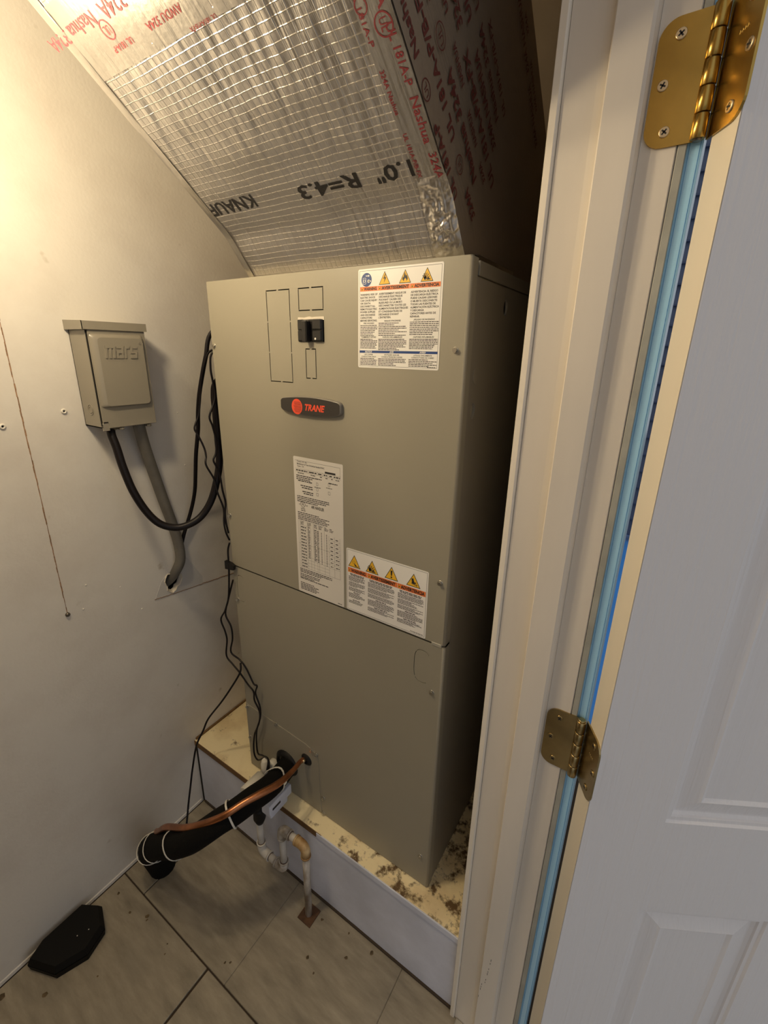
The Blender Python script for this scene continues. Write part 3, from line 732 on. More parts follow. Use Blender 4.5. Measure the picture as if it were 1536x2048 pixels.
bd = b.build('badge', [M['badge_rim'], M['badge']], ah, label='charcoal maker badge with red disc and word')
P = Print(); P.disc(0.2255, 0.9722, 0.0125, M['badge_red'], 1, 32, ry=0.0135)
for k in range(9):
    v = 0.9628+0.0021*k; hw = 0.0105*math.sqrt(max(0.05, 1-((v-0.9722)/0.0135)**2)); off = 0.0018*(k % 2)
    P.rect(0.2255-hw*(0.55+0.1*(k % 3)), v, 0.2255+hw*(0.95), v+0.0006, M['badge'], 2)
P.text('TRANE', 0.2440, 0.9673, 0.0106, M['badge_red'], width=0.0450, bold=0.035, shear=0.28)
P.build('badge_print', lambda u, v, l: onface(u, v, 0.0068+0.0001*l), bd)

# ---------------- labels
def sticker(x0, z0, w_, h, m_, label):
    r = 0.0025
    pl = arc(x0+r, z0+r, r, 180, 270, 3) + arc(x0+w_-r, z0+r, r, 270, 360, 3) + arc(x0+w_-r, z0+h-r, r, 0, 90, 3) + arc(x0+r, z0+h-r, r, 90, 180, 3)
    return B().prism(pl, onface, 0.0001, 0.0004).build('label', m_, ah, label=label)
def pf_(x0, z0): return lambda u, v, l: onface(x0+u, z0+v, 0.0004+0.00006*l)
INK = M['ink']

def header(P, W, v0, v1, cols, words):
    P.rect(0.0035, v0, W-0.0035, v1, M['ink_orange'], 1)
    for (u0, u1), wd in zip(cols, words):
        h = (v1-v0)*0.62; tw = (u1-u0)
        P.poly([(u0+0.001, v0+(v1-v0)*.2), (u0+0.0055, v0+(v1-v0)*.2), (u0+0.00325, v0+(v1-v0)*.82)], M['ink_yellow'], 2)
        P.poly([(u0+0.002, v0+(v1-v0)*.28), (u0+0.0045, v0+(v1-v0)*.28), (u0+0.00325, v0+(v1-v0)*.66)], INK, 3)
        P.text(wd, u0+0.0065, v0+(v1-v0)*.19, h, INK, width=tw-0.008, layer=2, bold=0.045)
    for (u0, u1) in cols[1:]: P.rect(u0-0.0008, v0+0.0005, u0-0.0003, v1-0.0005, M['ink_white'], 2)

def burst(P, u, v, s, layer=3):
    for k in range(7):
        a = math.radians(8+22*k); P.line((u-s*.18+.1*s*math.cos(a), v+.1*s*math.sin(a)), (u-s*.18+s*.46*math.cos(a)*(1.0 if k < 4 else .75), v+s*.52*math.sin(a)), s*0.055, INK, layer)
    P.poly([(u-s*.30, v-s*.02), (u-s*.12, v-s*.02), (u-s*.14, v+s*.22), (u-s*.22, v+s*.36), (u-s*.30, v+s*.18)], INK, layer)
    P.rect(u-.02*s, v-.03*s, u+.30*s, v+.02*s, INK, layer)
    P.poly([(u+.05*s, v+.05*s), (u+.17*s, v+.07*s), (u+.13*s, v+.16*s), (u+.03*s, v+.14*s)], INK, layer)

# upper right: trilingual electrical warning
x0, z0, W, H_ = 0.3535, 1.0425, 0.1395, 0.1385
lb = sticker(x0, z0, W, H_, M['label'], 'square white warning label with three columns of text')
P = Print(); P.frame(0.0025, 0.0025, W-0.0025, H_-0.0025, 0.0004, INK)
V = lambda f: H_*(1-f)
P.disc(0.0150, V(0.105), 0.0092, M['ink_blue'], 1, 32)
P.frame(0.0085, V(0.147), 0.0140, V(0.085), 0.0006, M['ink_white'], 2); P.ring(0.01125, V(0.116), 0.0020, 0.0006, M['ink_white'], 2, 14)
P.disc(0.0186, V(0.120), 0.0022, M['ink_white'], 2, 14); P.rect(0.0162, V(0.129), 0.0186, V(0.125), M['ink_white'], 2); P.rect(0.0162, V(0.115), 0.0186, V(0.111), M['ink_white'], 2); P.rect(0.0186, V(0.125), 0.0228, V(0.115), M['ink_white'], 2)
P.rect(0.0135, V(0.072), 0.0180, V(0.064), M['ink_white'], 2); P.poly([(0.0180, V(0.080)), (0.0205, V(0.068)), (0.0180, V(0.056))], M['ink_white'], 2)
for u in (0.0465, 0.0805, 0.1150): P.tri(u, V(0.163), 0.0195)
u, v = 0.0465, V(0.163)
P.poly([(u+.0012, v+.0145), (u-.0026, v+.0075), (u+.0002, v+.0082), (u-.0012, v+.0022), (u+.0030, v+.0098), (u+.0002, v+.0092), (u+.0022, v+.0145)], INK, 3)
u, v = 0.0805, V(0.163)
P.poly([(u-.0018, v+.0022), (u-.0044, v+.0050), (u-.0038, v+.0085), (u-.0026, v+.0072), (u-.0008, v+.0142), (u+.0012, v+.0092), (u+.0024, v+.0108), (u+.0040, v+.0070), (u+.0042, v+.0046), (u+.0018, v+.0022), (u+.0022, v+.0046), (u+.0004, v+.0064), (u-.0016, v+.0046)], INK, 3)
burst(P, 0.1155, V(0.145), 0.0165)
header(P, W, V(0.216), V(0.172), [(0.004, 0.0345), (0.0352, 0.0885), (0.0892, 0.1355)], ['WARNING', 'AVERTISSEMENT', 'ADVERTENCIA'])
c1 = ['WARNING: RISK OF', 'ELECTRIC SHOCK', 'CAN CAUSE INJURY', 'OR DEATH:', 'DISCONNECT ALL', 'REMOTE ELECTRIC', 'POWER SUPPLIES', 'AND DISCHARGE', 'CAPACITORS', 'BEFORE SERVICING.']
c2 = ['AVERTISSEMENT: RISQUE DE', 'DÉCHARGE ÉLECTRIQUE', 'POUVANT CAUSER DES', 'BLESSURES OU LA MORT:', 'DÉCONNECTER TOUTES LES', 'ALIMENTATIONS ÉLECTRIQUES', 'ET CONDENSATEURS DE', "DÉCHARGE D'AVANT", "L'ENTRETIEN."]
c3 = ['ADVERTENCIA: EL RIESGO', 'DE DESCARGA ELÉCTRICA', 'PUEDE CAUSAR LESIONES', 'O MUERTE: DESCONECTE', 'TODAS LAS FUENTES DE', 'ALIMENTACIÓN ELÉCTRICA', 'Y DESCARGA', 'CAPACITORES ANTES DE', 'REPARAR.']
for col, u, mw in ((c1, 0.0042, 0.031), (c2, 0.0372, 0.0505), (c3, 0.0905, 0.0455)):
    for i, st in enumerate(col): P.text(st, u, V(0.2585+0.0288*i), 0.0025, INK, bold=0.03, maxw=mw*(0.98 if len(st) > 14 else 0.86))
for (u, w_, hd1, n1, hd2, n2, a0) in ((0.0042, 0.031, 'FIRE HAZARD!', 7, 'FLAMMABLE VAPORS!', 7, 0.535), (0.0372, 0.0485, "RISQUE D'INCENDIE!", 8, 'VAPEURS INFLAMMABLES!', 8, 0.515), (0.0905, 0.0455, '¡PELIGRO DE INCENDIO!', 8, '¡VAPORES INFLAMABLES!', 7, 0.510)):
    P.text(hd1, u+w_/2, V(a0+0.008), 0.0021, INK, align='C', bold=0.025, maxw=w_*.8)
    P.para(u, V(a0+0.010), w_, n1, H_*0.0172, 0.00105, INK)
    P.text(hd2, u+w_/2, V(0.685), 0.0021, INK, align='C', bold=0.025, maxw=w_*.86)
    P.para(u, V(0.688), w_, n2, H_*0.0152, 0.00105, INK)
P.rect(0.003, V(0.842), W-0.003, V(0.817), M['ink_blue'], 1)
for st, u in (('NOTICE', 0.0195), ('AVIS', 0.061), ('AVISO', 0.113)): P.text(st, u, V(0.838), 0.0024, M['ink_white'], layer=2, align='C', bold=0.03, shear=0.2)
for (u, w_, a, b_) in ((0.0042, 0.031, 'USE COPPER', 'CONDUCTORS ONLY!'), (0.0372, 0.0485, "N'UTILISER QUE DES", 'CONDUCTEURS EN CUIVRE!'), (0.0905, 0.0455, '¡UTILICE ÚNICAMENTE', 'CONDUCTORES DE COBRE!')):
    P.text(a, u+w_/2, V(0.866), 0.0020, INK, align='C', bold=0.02, maxw=w_*.75); P.text(b_, u+w_/2, V(0.888), 0.0020, INK, align='C', bold=0.02, maxw=w_*.88)
    P.para(u, V(0.889), w_, 5, H_*0.0162, 0.00105, INK)
P.greek(W-0.018, V(0.977), 0.013, 0.0009, INK)
P.build('label_print', pf_(x0, z0), lb)

# middle: tall rating plate
x0, z0, W, H_ = 0.2045, 0.5980, 0.1165, 0.2820
lb = sticker(x0, z0, W, H_, M['label_silver'], 'tall silver grey rating label with a table')
P = Print(); V = lambda f: H_*(1-f)
P.rect(0.004, V(0.026), W-0.006, V(0.0245), INK); P.rect(W-0.0064, V(0.095), W-0.006, V(0.0245), INK)
P.text('Trane U.S. Inc.', 0.009, V(0.036), 0.0030, INK, bold=0.015); P.text('Manufacturer of Trane & American Standard HVAC', 0.009, V(0.052), 0.0030, INK, bold=0.02, maxw=0.066); P.text('Tyler, TX', 0.009, V(0.068), 0.0030, INK, bold=0.015)
P.rect(0.076, V(0.078), 0.100, V(0.066), INK)
P.rect(0.004, V(0.081), 0.112, V(0.0800), INK); P.rect(0.004, V(0.101), 0.112, V(0.1000), INK)
for u0, u1 in ((0.006, 0.034), (0.038, 0.056), (0.060, 0.068), (0.073, 0.081), (0.086, 0.092), (0.096, 0.110)):
    P.greek(u0, V(0.095), u1-u0, 0.0022, INK); P.greek(u0+.004, V(0.112), (u1-u0)*.6, 0.0014, INK)
for u in (0.036, 0.058, 0.070, 0.083): P.rect(u, V(0.101), u+0.0004, V(0.081), INK)
P.para(0.006, V(0.118), 0.062, 3, 0.0034, 0.0017, INK); P.greek(0.084, V(0.142), 0.020, 0.002, INK)
P.greek(0.010, V(0.165), 0.036, 0.0019, INK); P.greek(0.016, V(0.196), 0.031, 0.0019, INK); P.greek(0.019, V(0.210), 0.028, 0.0019, INK); P.greek(0.020, V(0.236), 0.027, 0.0019, INK); P.greek(0.023, V(0.249), 0.024, 0.0019, INK)
for u, vs_ in ((0.057, (0.162, 0.198, 0.232)), (0.085, (0.150, 0.206))):
    for f in vs_: P.frame(u-.0022, V(f)-.003, u+.0022, V(f)+.003, 0.0005, INK)
    P.greek(u-.007, V(vs_[0]+.024), .015, 0.0011, INK)
P.para(0.006, V(0.262), 0.080, 4, 0.0034, 0.0016, INK)
P.ring(0.0200, V(0.325), 0.0062, 0.0010, INK); P.text('UL', 0.0170, V(0.332), 0.0050, INK, width=0.0060, bold=0.03)
P.text('C', 0.0100, V(0.334), 0.0028, INK, bold=0.03); P.text('US', 0.0275, V(0.334), 0.0026, INK, bold=0.03); P.text('LISTED', 0.0200, V(0.361), 0.0026, INK, align='C', bold=0.03); P.greek(0.015, V(0.372), 0.011, 0.0014, INK)
P.text('AIR HANDLER', 0.041, V(0.338), 0.0058, INK, width=0.031, bold=0.03)
P.para(0.006, V(0.378), 0.078, 5, 0.0034, 0.0016, INK)
# table
ux = [0.006, 0.010, 0.029, 0.037, 0.044, 0.053, 0.0575, 0.071, 0.082, 0.095, 0.108]; v0, v1 = V(0.800), V(0.445)
for i, u in enumerate(ux): P.rect(u, v0+(0.0 if i > 1 else 0.0), u+0.00035, v1-(0.016 if i > 7 else 0.0), INK)
P.rect(ux[0], v1, 0.071, v1+.00035, INK); P.rect(ux[0], v0, ux[-1], v0+.00035, INK)
nr = 14; rh = (v1-0.010-v0)/nr
for r in range(nr+1):
    vv = v0+rh*r
    P.rect(ux[1] if r not in (8,) else ux[0], vv, ux[2] if 5 <= r and r != 8 else ux[8], vv+.0003, INK)
    if r < nr: P.greek(ux[1]+.002, vv+rh*.35, (ux[2]-ux[1])*.75, 0.0020, INK)
for r in range(20):
    vv = v1-0.012-r*0.00335
    for k, (u, w_) in enumerate(((0.0305, 0.0048), (0.0400, 0.0011), (0.0455, 0.0060), (0.0535, 0.0036), (0.0630, 0.0022), (0.0755, 0.0022))): P.greek(u, vv-.001*k, w_, 0.0017, INK)
for r in range(8):
    vv = v1-0.022-r*0.0082; P.rect(ux[8], vv-.003, ux[10], vv-.0027, INK); P.greek(0.0855, vv, 0.006, 0.0018, INK); P.greek(0.0980, vv, 0.006 if r < 4 else 0.0085, 0.0018, INK)
for u in (0.012, 0.030, 0.046, 0.058, 0.072, 0.084): P.para(u, v1-0.0005, 0.009, 3, 0.0026, 0.0013, INK)
P.para(0.006, V(0.805), 0.082, 3, 0.0034, 0.0017, INK); P.para(0.006, V(0.846), 0.062, 3, 0.0034, 0.0017, INK); P.greek(0.006, V(0.892), 0.072, 0.0018, INK)
P.para(0.006, V(0.915), 0.048, 1, 0.0034, 0.0017, INK); P.para(0.006, V(0.928), 0.056, 4, 0.0034, 0.0017, INK)
P.greek(W-0.015, V(0.987), 0.011, 0.0013, INK)
P.build('label_print', pf_(x0, z0), lb)

# lower right: trilingual hazard label
x0, z0, W, H_ = 0.3275, 0.5985, 0.1685, 0.1275
lb = sticker(x0, z0, W, H_, M['label'], 'wide white warning label with four yellow triangles')
P = Print(); V = lambda f: H_*(1-f)
P.frame(0.0022, 0.0022, W-0.0022, H_-0.0022, 0.0005, INK)
for u in (0.018, 0.057, 0.0975, 0.141): P.tri(u, V(0.278), 0.0275)
u, v = 0.018, V(0.278)
P.poly([(u-.001, v+.0085), (u+.0032, v+.0062), (u+.0062, v+.0030), (u+.0090, v+.0042), (u+.0100, v+.0028), (u+.0055, v+.0020), (u+.0015, v+.0030)], INK, 3)
for k in range(9):
    a = 2*PI*k/9; P.line((u-.001+.0016*math.cos(a), v+.0105+.0016*math.sin(a)), (u-.001+.0042*math.cos(a), v+.0105+.0042*math.sin(a)), 0.0005, M['rust'], 3)
burst(P, 0.0575, V(0.255), 0.0235)
u, v = 0.0975, V(0.278); P.poly([(u-.0020, v+.0175), (u+.0020, v+.0175), (u+.0011, v+.0075), (u-.0011, v+.0075)], INK, 3); P.disc(u, v+.0046, .0017, INK, 3, 14)
u, v = 0.141, V(0.278)
P.poly([(u-.0040, v+.0150), (u-.0005, v+.0158), (u+.0018, v+.0090), (u+.0058, v+.0095), (u+.0030, v+.0068), (u+.0022, v+.0040), (u+.0008, v+.0062), (u-.0008, v+.0035), (u-.0016, v+.0060), (u-.0038, v+.0050), (u-.0030, v+.0085)], INK, 3)
P.line((u+.001, v+.0042), (u+.0085, v+.0050), .0009, INK, 3); P.line((u+.0045, v+.0085), (u+.0060, v+.0018), .0009, INK, 3)
cols = [(0.004, 0.0445), (0.0475, 0.1075), (0.1105, 0.1645)]
header(P, W, V(0.372), V(0.296), cols, ['WARNING', 'AVERTISSEMENT', 'ADVERTENCIA'])
for (u0, u1), cut in zip(cols, (0.10, 0.02, 0.0)):
    w_ = u1-u0-0.004; u0 += 0.001; f = 0.378
    P.greek(u0+.003, V(f+.022), w_*.86, .0016, INK); P.greek(u0+.004, V(f+.042), w_*.82, .0016, INK); f += 0.048
    for n_ in (5, 5, 4):
        P.para(u0, V(f), w_, n_, H_*0.0158, .0011, INK); f += n_*0.0158+0.010
    P.greek(u0+w_*.3, V(f+.018), w_*.4, .0016, INK); f += 0.022
    P.para(u0, V(f), w_, 6 if cut < .05 else 5, H_*0.0158, .0011, INK); f += 6*0.0158+0.008
    P.greek(u0+w_*.25, V(f+.018), w_*.5, .0016, INK); f += 0.022
    P.para(u0, V(f), w_, 3 if cut > .05 else 4, H_*0.0158, .0011, INK)
P.greek(W-0.030, V(0.965), 0.025, .0012, INK)
P.build('label_print', pf_(x0, z0), lb)

# ---------------------------------------------------------------- insulated sheet metal duct leaning out of the unit top
du = empty('insulated_duct', (0.306, 0.10, UH), 'foil wrapped insulation board duct leaning forward from the air handler top', 'duct')
CA, SA = 0.759, 0.651
X0, X1 = 0.1005, 0.5125
FP = [(0.0200, 1.1868), (-0.0280, 1.2450), (-0.3600, 1.4970)]
def front(s):
    L0 = math.hypot(FP[1][0]-FP[0][0], FP[1][1]-FP[0][1])
    if s < L0: t = s/L0; a, b = FP[0], FP[1]
    else: t = (s-L0)/math.hypot(FP[2][0]-FP[1][0], FP[2][1]-FP[1][1]); a, b = FP[1], FP[2]
    return (a[0]+(b[0]-a[0])*t, a[1]+(b[1]-a[1])*t)
SL = 0.490
def ripple(a, b, k): return (math.sin(a*41+b*17+k) + 0.7*math.sin(a*23-b*57+2*k) + 0.6*math.sin(a*95+b*33) + 0.5*math.sin(a*12+b*130+k))/2.8
def sheet(name, m_, a0, a1, b0, b1, na, nb, fn, amp, parent, label=None, seed=0.0):
    vs = []; uvs = []
    for j in range(nb+1):
        for i in range(na+1):
            a = a0+(a1-a0)*i/na; b = b0+(b1-b0)*j/nb
            edge = min(i, na-i, j, nb-j) > 0
            vs.append(fn(a, b, amp*ripple(a, b, seed)*(1.0 if edge else 0.25))); uvs.append((a, b))
    fs = [(j*(na+1)+i, j*(na+1)+i+1, (j+1)*(na+1)+i+1, (j+1)*(na+1)+i) for j in range(nb) for i in range(na)]
    me = bpy.data.meshes.new(name); inv = MW[parent].inverted()
    me.from_pydata([tuple(inv @ Vector(p)) for p in vs], [], fs); me.materials.append(m_)
    ul = me.uv_layers.new(name='UVMap')
    for lp in me.loops: ul.data[lp.index].uv = uvs[lp.vertex_index]
    me.polygons.foreach_set('use_smooth', [True]*len(me.polygons)); me.update()
    o = bpy.data.objects.new(name, me); COL.objects.link(o); o.parent = parent; MW[o] = MW[parent]
    if label: o['label'] = label
    return o
def ffn(a, s, h):
    y, z = front(s); return (a, y - SA*h, z - CA*h)
def crease_height(a, s):
    d = a - 0.30*s; e = a + 0.22*s
    c = (1-2*abs(noise.noise(Vector((d*46, s*3.2, 1.0))))) + 0.8*(1-2*abs(noise.noise(Vector((d*75, s*5.0, 7.0))))) + 0.6*(1-2*abs(noise.noise(Vector((e*60, s*4.0, 3.0)))))
    k = min(1, max(0, (s-0.12)/0.12))*min(1, max(0, (a-X0)/0.03))*min(1, max(0, (X1-a)/0.05))
    return 0.0011*(c-0.9)*k
def crease(a, s, h): return ffn(a, s, h + crease_height(a, s))
sheet('front_sheet', M['foil'], X0, X1, 0.0, SL, 150, 60, crease, 0.0013, du)
BP = [(0.46, 1.1868), (0.455, 1.325), (0.18, 1.540), (-0.120, 1.798)]
side = [FP[0], FP[1], FP[2], BP[3], BP[2], BP[1], BP[0]]
def edge_point(poly, t): pass
def side_sheet(x, sg, name):
    """side wall as strips between the front and back outlines"""
    fr = [front(SL*k/24) for k in range(25)]
    bk_ = []
    Ls = [0]
    for i in range(3): Ls.append(Ls[-1]+math.hypot(BP[i+1][0]-BP[i][0], BP[i+1][1]-BP[i][1]))
    for k in range(25):
        d = Ls[-1]*k/24; i = max(j for j in range(3) if d >= Ls[j]-1e-9); t = (d-Ls[i])/(Ls[i+1]-Ls[i])
        bk_.append((BP[i][0]+(BP[i+1][0]-BP[i][0])*t, BP[i][1]+(BP[i+1][1]-BP[i][1])*t))
    def fn(a, b, h):
        k = min(int(b*24), 23); t = b*24-k
        f0 = (fr[k][0]*(1-t)+fr[k+1][0]*t, fr[k][1]*(1-t)+fr[k+1][1]*t); b0 = (bk_[k][0]*(1-t)+bk_[k+1][0]*t, bk_[k][1]*(1-t)+bk_[k+1][1]*t)
        return (x+sg*h, f0[0]+(b0[0]-f0[0])*a, f0[1]+(b0[1]-f0[1])*a)
    return sheet(name, M['foil_side'], 0, 1, 0, 1, 20, 24, fn, 0.0012, du)
side_sheet(X1, 1, 'side_sheet'); side_sheet(X0, -1, 'side_sheet')
B().prism([(0.040, 1.190), (-0.014, 1.258), (-0.338, 1.505), (-0.125, 1.775), (0.165, 1.525), (0.435, 1.315), (0.440, 1.190)], lambda a, b, h: (h, a, b), X0+0.006, X1-0.006).build('insulation_core', M['foil_side'], du)
def lift(h0): return lambda a, s, h: ffn(a, s, h0 + h)
tr = sheet('foil_tape', M['foil_tape'], 0.4765, X1+0.0003, 0.080, SL, 8, 50, lift(0.0016), 0.0009, du, seed=2.0)
tl = sheet('foil_tape', M['foil_tape'], X0-0.0003, 0.114, 0.0, SL, 6, 50, lift(0.0016), 0.0012, du, seed=4.0)
th = sheet('foil_tape', M['foil_tape'], 0.1010, 0.4300, 0.300, 0.372, 40, 8, lift(0.0014), 0.0012, du, seed=6.0)
def lump(a, s, h):
    k = math.sin(PI*min(max((a-0.470)/0.045, 0), 1))*math.sin(PI*min(max(s/0.105, 0), 1))
    f = 1.1*abs(noise.noise(Vector((a*95, s*60, 0.5)))) + 1.0*abs(noise.noise(Vector((a*60-s*40, s*120, 4.5)))) + 0.6*abs(noise.noise(Vector((a*200, s*190, 9.0))))
    return ffn(a, s, 0.0012 + 0.0022*k + 0.0062*k**0.5*f + h*0.5)
sheet('crumpled_tape', M['foil_tape'], 0.472, X1+0.0015, 0.002, 0.105, 30, 56, lump, 0.0020, du, label='crumpled shiny foil tape at the front corner', seed=9.0)
rt = sheet('foil_tape', M['foil_side'], 0.0, 0.048, 0.095, SL, 6, 40, lambda d, s, h: (X1+0.0012+h, front(s)[0]+SA*d, front(s)[1]+CA*d), 0.0008, du, seed=3.0)
sheet('crumpled_tape', M['foil_tape'], 0.060, 0.215, 0.0, 0.010, 20, 4, lambda a, b, h: (X1+0.0028+h, a, UH+0.001+b+0.4*h), 0.0016, du, label='bright crinkled tape along the side bottom', seed=1.0)
# printing on the foil: upside down black marks, red tape lettering
def fprint(lay): return lambda u, v, l: ffn(u, v, lay+0.00025*l)
for st, u, v, h, wd in (('KNAUF', -0.2130, -0.1310, 0.0190, 0.1000), ('R=4.3', -0.3990, -0.1270, 0.0185, 0.1000), ('1.0"', -0.4760, -0.1270, 0.0185, 0.0520)):
    P = Print(); P.text(st, u, v, h, M['ink'], width=wd, bold=0.02)
    P.build('foil_print', lambda u_, v_, l: ffn(-u_, -v_, 0.0013*ripple(-u_, -v_, 0.0)+crease_height(-u_, -v_)+0.0005), du, label='upside down black printing')
P = Print()
for k, (st, u, v, h) in enumerate([('Nashua 324A', -0.455, -0.352, 0.0165), ('UL 181A-P', -0.300, -0.362, 0.0095), ('324A', -0.232, -0.352, 0.0165), ('Nashua 324A', -0.175, -0.352, 0.0150), ('Nashua 324A', -0.452, -0.322, 0.0060), ('AWDU 324A', -0.295, -0.322, 0.0085), ('UL 181A-P', -0.205, -0.320, 0.0070), ('UL 181A-P/B-FX', -0.33, -0.303, 0.005)]):
    P.text(st, u, v, h*.85, M['ink_red'], bold=0.005)
for u in (-0.315, -0.18): P.ring(u, -0.333, 0.009, 0.0012, M['ink_red']); P.text('UL', u-.0045, -0.3365, 0.008, M['ink_red'], width=0.009)
P.build('tape_print', lambda u, v, l: ffn(-u, -v, 0.0014+0.0012*ripple(-u, -v, 6.0)+0.0004+0.0001*l), th, label='upside down red tape lettering')
P = Print()   # lettering along the right front edge: u runs down the slope
s = 0.10
for st, L, hh, off in [('324A', .030, .0095, .002), ('Nashua', .045, .0100, .002), ('UL 181A-P', .050, .0085, .003), ('324A', .040, .0105, .002), ('Nashua 324A', .065, .0100, .002), ('Nashua', .060, .0110, .002)]:
    P.text(st, -s-L, X1-off-hh, hh, M['ink_red'], width=L, bold=0.01); s += L+0.010
s = 0.10
for st, L in [('UL 181A-P/B-FX', .055), ('324A Nashua', .045), ('UL 181A-P', .05), ('Nashua 324A', .05), ('NASHUA', .05), ('324A', .03)]:
    P.text(st, -s-L, 0.4790, 0.0052, M['ink_red'], width=L*.9, bold=0.01); s += L+0.014
for s_ in (0.245, 0.41): P.ring(-s_, 0.5000, 0.0095, 0.0012, M['ink_red'], 2); P.text('UL', -s_-.005, 0.4962, 0.0080, M['ink_red'], width=0.0100, layer=2)
P.ring(-0.262, 0.4840, 0.0065, 0.0010, M['ink_red'], 2)
P.build('tape_print', lambda u, v, l: ffn(v, -u, 0.0016+0.0009*ripple(v, -u, 2.0)+0.0004+0.0001*l), tr, label='red lettering running down the corner tape')
def sideprint(u, v, l): return (X1+0.0020+0.0001*l, 0.020-CA*u+SA*(-v), 1.187+SA*u+CA*(-v))
P = Print(); random.seed(3)
rows = [(.016, .07, .0125), (.046, .02, .0135), (.074, .05, .0150), (.100, .03, .0090), (.124, .01, .0150), (.152, .04, .0135), (.178, .06, .0125), (.206, .05, .0100), (.318, -.06, .0110), (.336, -.02, .0085)]
for d, u, h in rows:
    while u < 0.40:
        st = random.choice(['324A NASHUA', 'UL 181A-P', '324A', 'NASHUA', 'Nashua 324A', 'UL 181A-P/B-FX'])
        L = len(st)*h*0.72
        P.text(st, u, -d-h*.5, h, M['ink_darkred'], width=L, bold=0.025); u += L+random.uniform(.012, .03)
        if random.random() < .55:
            P.ring(u+h*.6, -d, h*.75, .0012, M['ink_darkred']); P.text('UL', u+h*.15, -d-h*.3, h*.62, M['ink_darkred'], width=h*.9); u += h*1.2+.02
P.build('tape_print', sideprint, du, label='faded dark red tape lettering on the duct side')
random.seed(11)

# ---------------------------------------------------------------- electrical disconnect box on the left wall
eb = empty('disconnect_box', (XW, -0.113, 0.915), 'small grey beige electrical disconnect box on the left wall', 'electrical box')
Y0, Y1, Z0, Z1, XF = -0.1680, -0.0590, 0.9170, 1.0980, -0.1330
B().plate([(Y0, Z0), (Y1, Z0), (Y1, Z1), (Y0, Z1)], [], lambda a, b, h: (XW+h, a, b), 0.0, 0.002).build('back_plate', M['disc'], eb)
bx = B(); bx.box((XW, Y0, Z0), (XF-0.001, Y0+0.002, Z1)); bx.box((XW, Y1-0.002, Z0), (XF-0.001, Y1, Z1)); bx.box((XW, Y0, Z0), (XF-0.001, Y1, Z0+0.002)); bx.box((XW, Y0, Z1-0.003), (XF-0.001, Y1, Z1))
bx.build('box_body', M['disc'], eb)
B().prism([(XW, 1.1125), (XF+0.006, 1.1105), (XF+0.006, 1.0960), (XF+0.004, 1.0960), (XF+0.004, 1.0995), (XW, 1.0995)], lambda a, b, h: (a, h, b), Y0-0.0065, Y1+0.0040).build('rain_hood', M['disc'], eb)
for ys in ((Y0-0.0067, Y0-0.0050),):
    B().prism([(XW, 1.1127), (XF+0.006, 1.1107), (XF+0.006, 1.0955), (XW, 1.0955)], lambda a, b, h: (a, h, b), *ys).build('hood_lip', M['disc'], eb)
cv = B().box((XF, Y0+0.0030, Z0-0.0015), (XF+0.0025, Y1+0.0005, Z1-0.002), 0.0008).build('cover', M['disc'], eb)
B().box((XF-0.0012, Y0+0.001, Z0+0.004), (XF+0.0002, Y1-0.001, Z1-0.004)).build('cover_gap', M['hole'], eb)
# raised panel of the cover
def rr(y0, y1, z0, z1, r, n=4): return arc(y1-r, z0+r, r, 270, 360, n) + arc(y1-r, z1-r, r, 0, 90, n) + arc(y0+r, z1-r, r, 90, 180, n) + arc(y0+r, z0+r, r, 180, 270, n)
r0 = rr(-0.1635, -0.0640, 0.9550, 1.0895, 0.006); r1 = rr(-0.1610, -0.0655, 0.9560, 1.0870, 0.006); r2 = rr(-0.1530, -0.0685, 0.9580, 1.0825, 0.007)
n = len(r0); b = B()
b.add([(XF+0.0024, a, c) for a, c in r0]+[(XF+0.0050, a, c) for a, c in r1]+[(XF+0.0090, a, c) for a, c in r2],
      [(i, (i+1) % n, n+(i+1) % n, n+i) for i in range(n)] + [(n+i, n+(i+1) % n, 2*n+(i+1) % n, 2*n+i) for i in range(n)], 0, True)
b.add([(XF+0.0090, a, c) for a, c in r2], [tuple(range(n))]); b.build('raised_panel', M['disc'], cv)
# squared raised letters
LET = {'m': ([(0, 0, .22, 1), (.39, 0, .61, 1), (.78, 0, 1, 1), (0, .80, 1, 1)], 1.45), 'a': ([(0, .80, 1, 1), (.72, 0, 1, 1), (0, 0, 1, .2), (0, 0, .28, .58), (0, .40, 1, .58)], 1.0),
       'r': ([(0, 0, .40, 1), (0, .78, 1, 1)], 0.72), 's': ([(0, .80, 1, 1), (0, .42, .28, 1), (0, .40, 1, .58), (.72, 0, 1, .58), (0, 0, 1, .2)], 1.0)}
b = B(); u = -0.1440; hh = 0.0225; wu = 0.0128
for ch in 'mars':
    rects, k = LET[ch]
    for ri, (a0, b0, a1, b1) in enumerate(rects):
        sh = 0.10
        pts = [(u+a0*wu*k+sh*b0*hh, 1.0460+b0*hh), (u+a1*wu*k+sh*b0*hh, 1.0460+b0*hh), (u+a1*wu*k+sh*b1*hh, 1.0460+b1*hh), (u+a0*wu*k+sh*b1*hh, 1.0460+b1*hh)]
        b.prism(pts, lambda a, c, h: (XF+h, a, c), 0.0087, 0.0104+0.00012*ri)
    u += wu*k + 0.0022
b.build('raised_lettering', M['disc'], cv)
b = B(); b.lathe((XF+0.0087, -0.0745, 1.0740), (1, 0, 0), [(0, .0024), (.0010, .0024), (.0010, .0017), (0, .0017)], 16); b.prism([(-.0008, -.001), (.0008, -.001), (.0008, .001), (-.0008, .001)], lambda a, c, h: (XF+h, -0.0745+a, 1.0740+c), 0.0087, 0.0096); b.build('registered_mark', M['disc'], cv)
b = B(); 
for r in (0.0105, 0.0068): b.lathe((-0.163, Y0+0.0004, 0.9500), (0, -1, 0), [(0, r), (.0011, r), (.0011, r-.0011), (0, r-.0011)], 24)
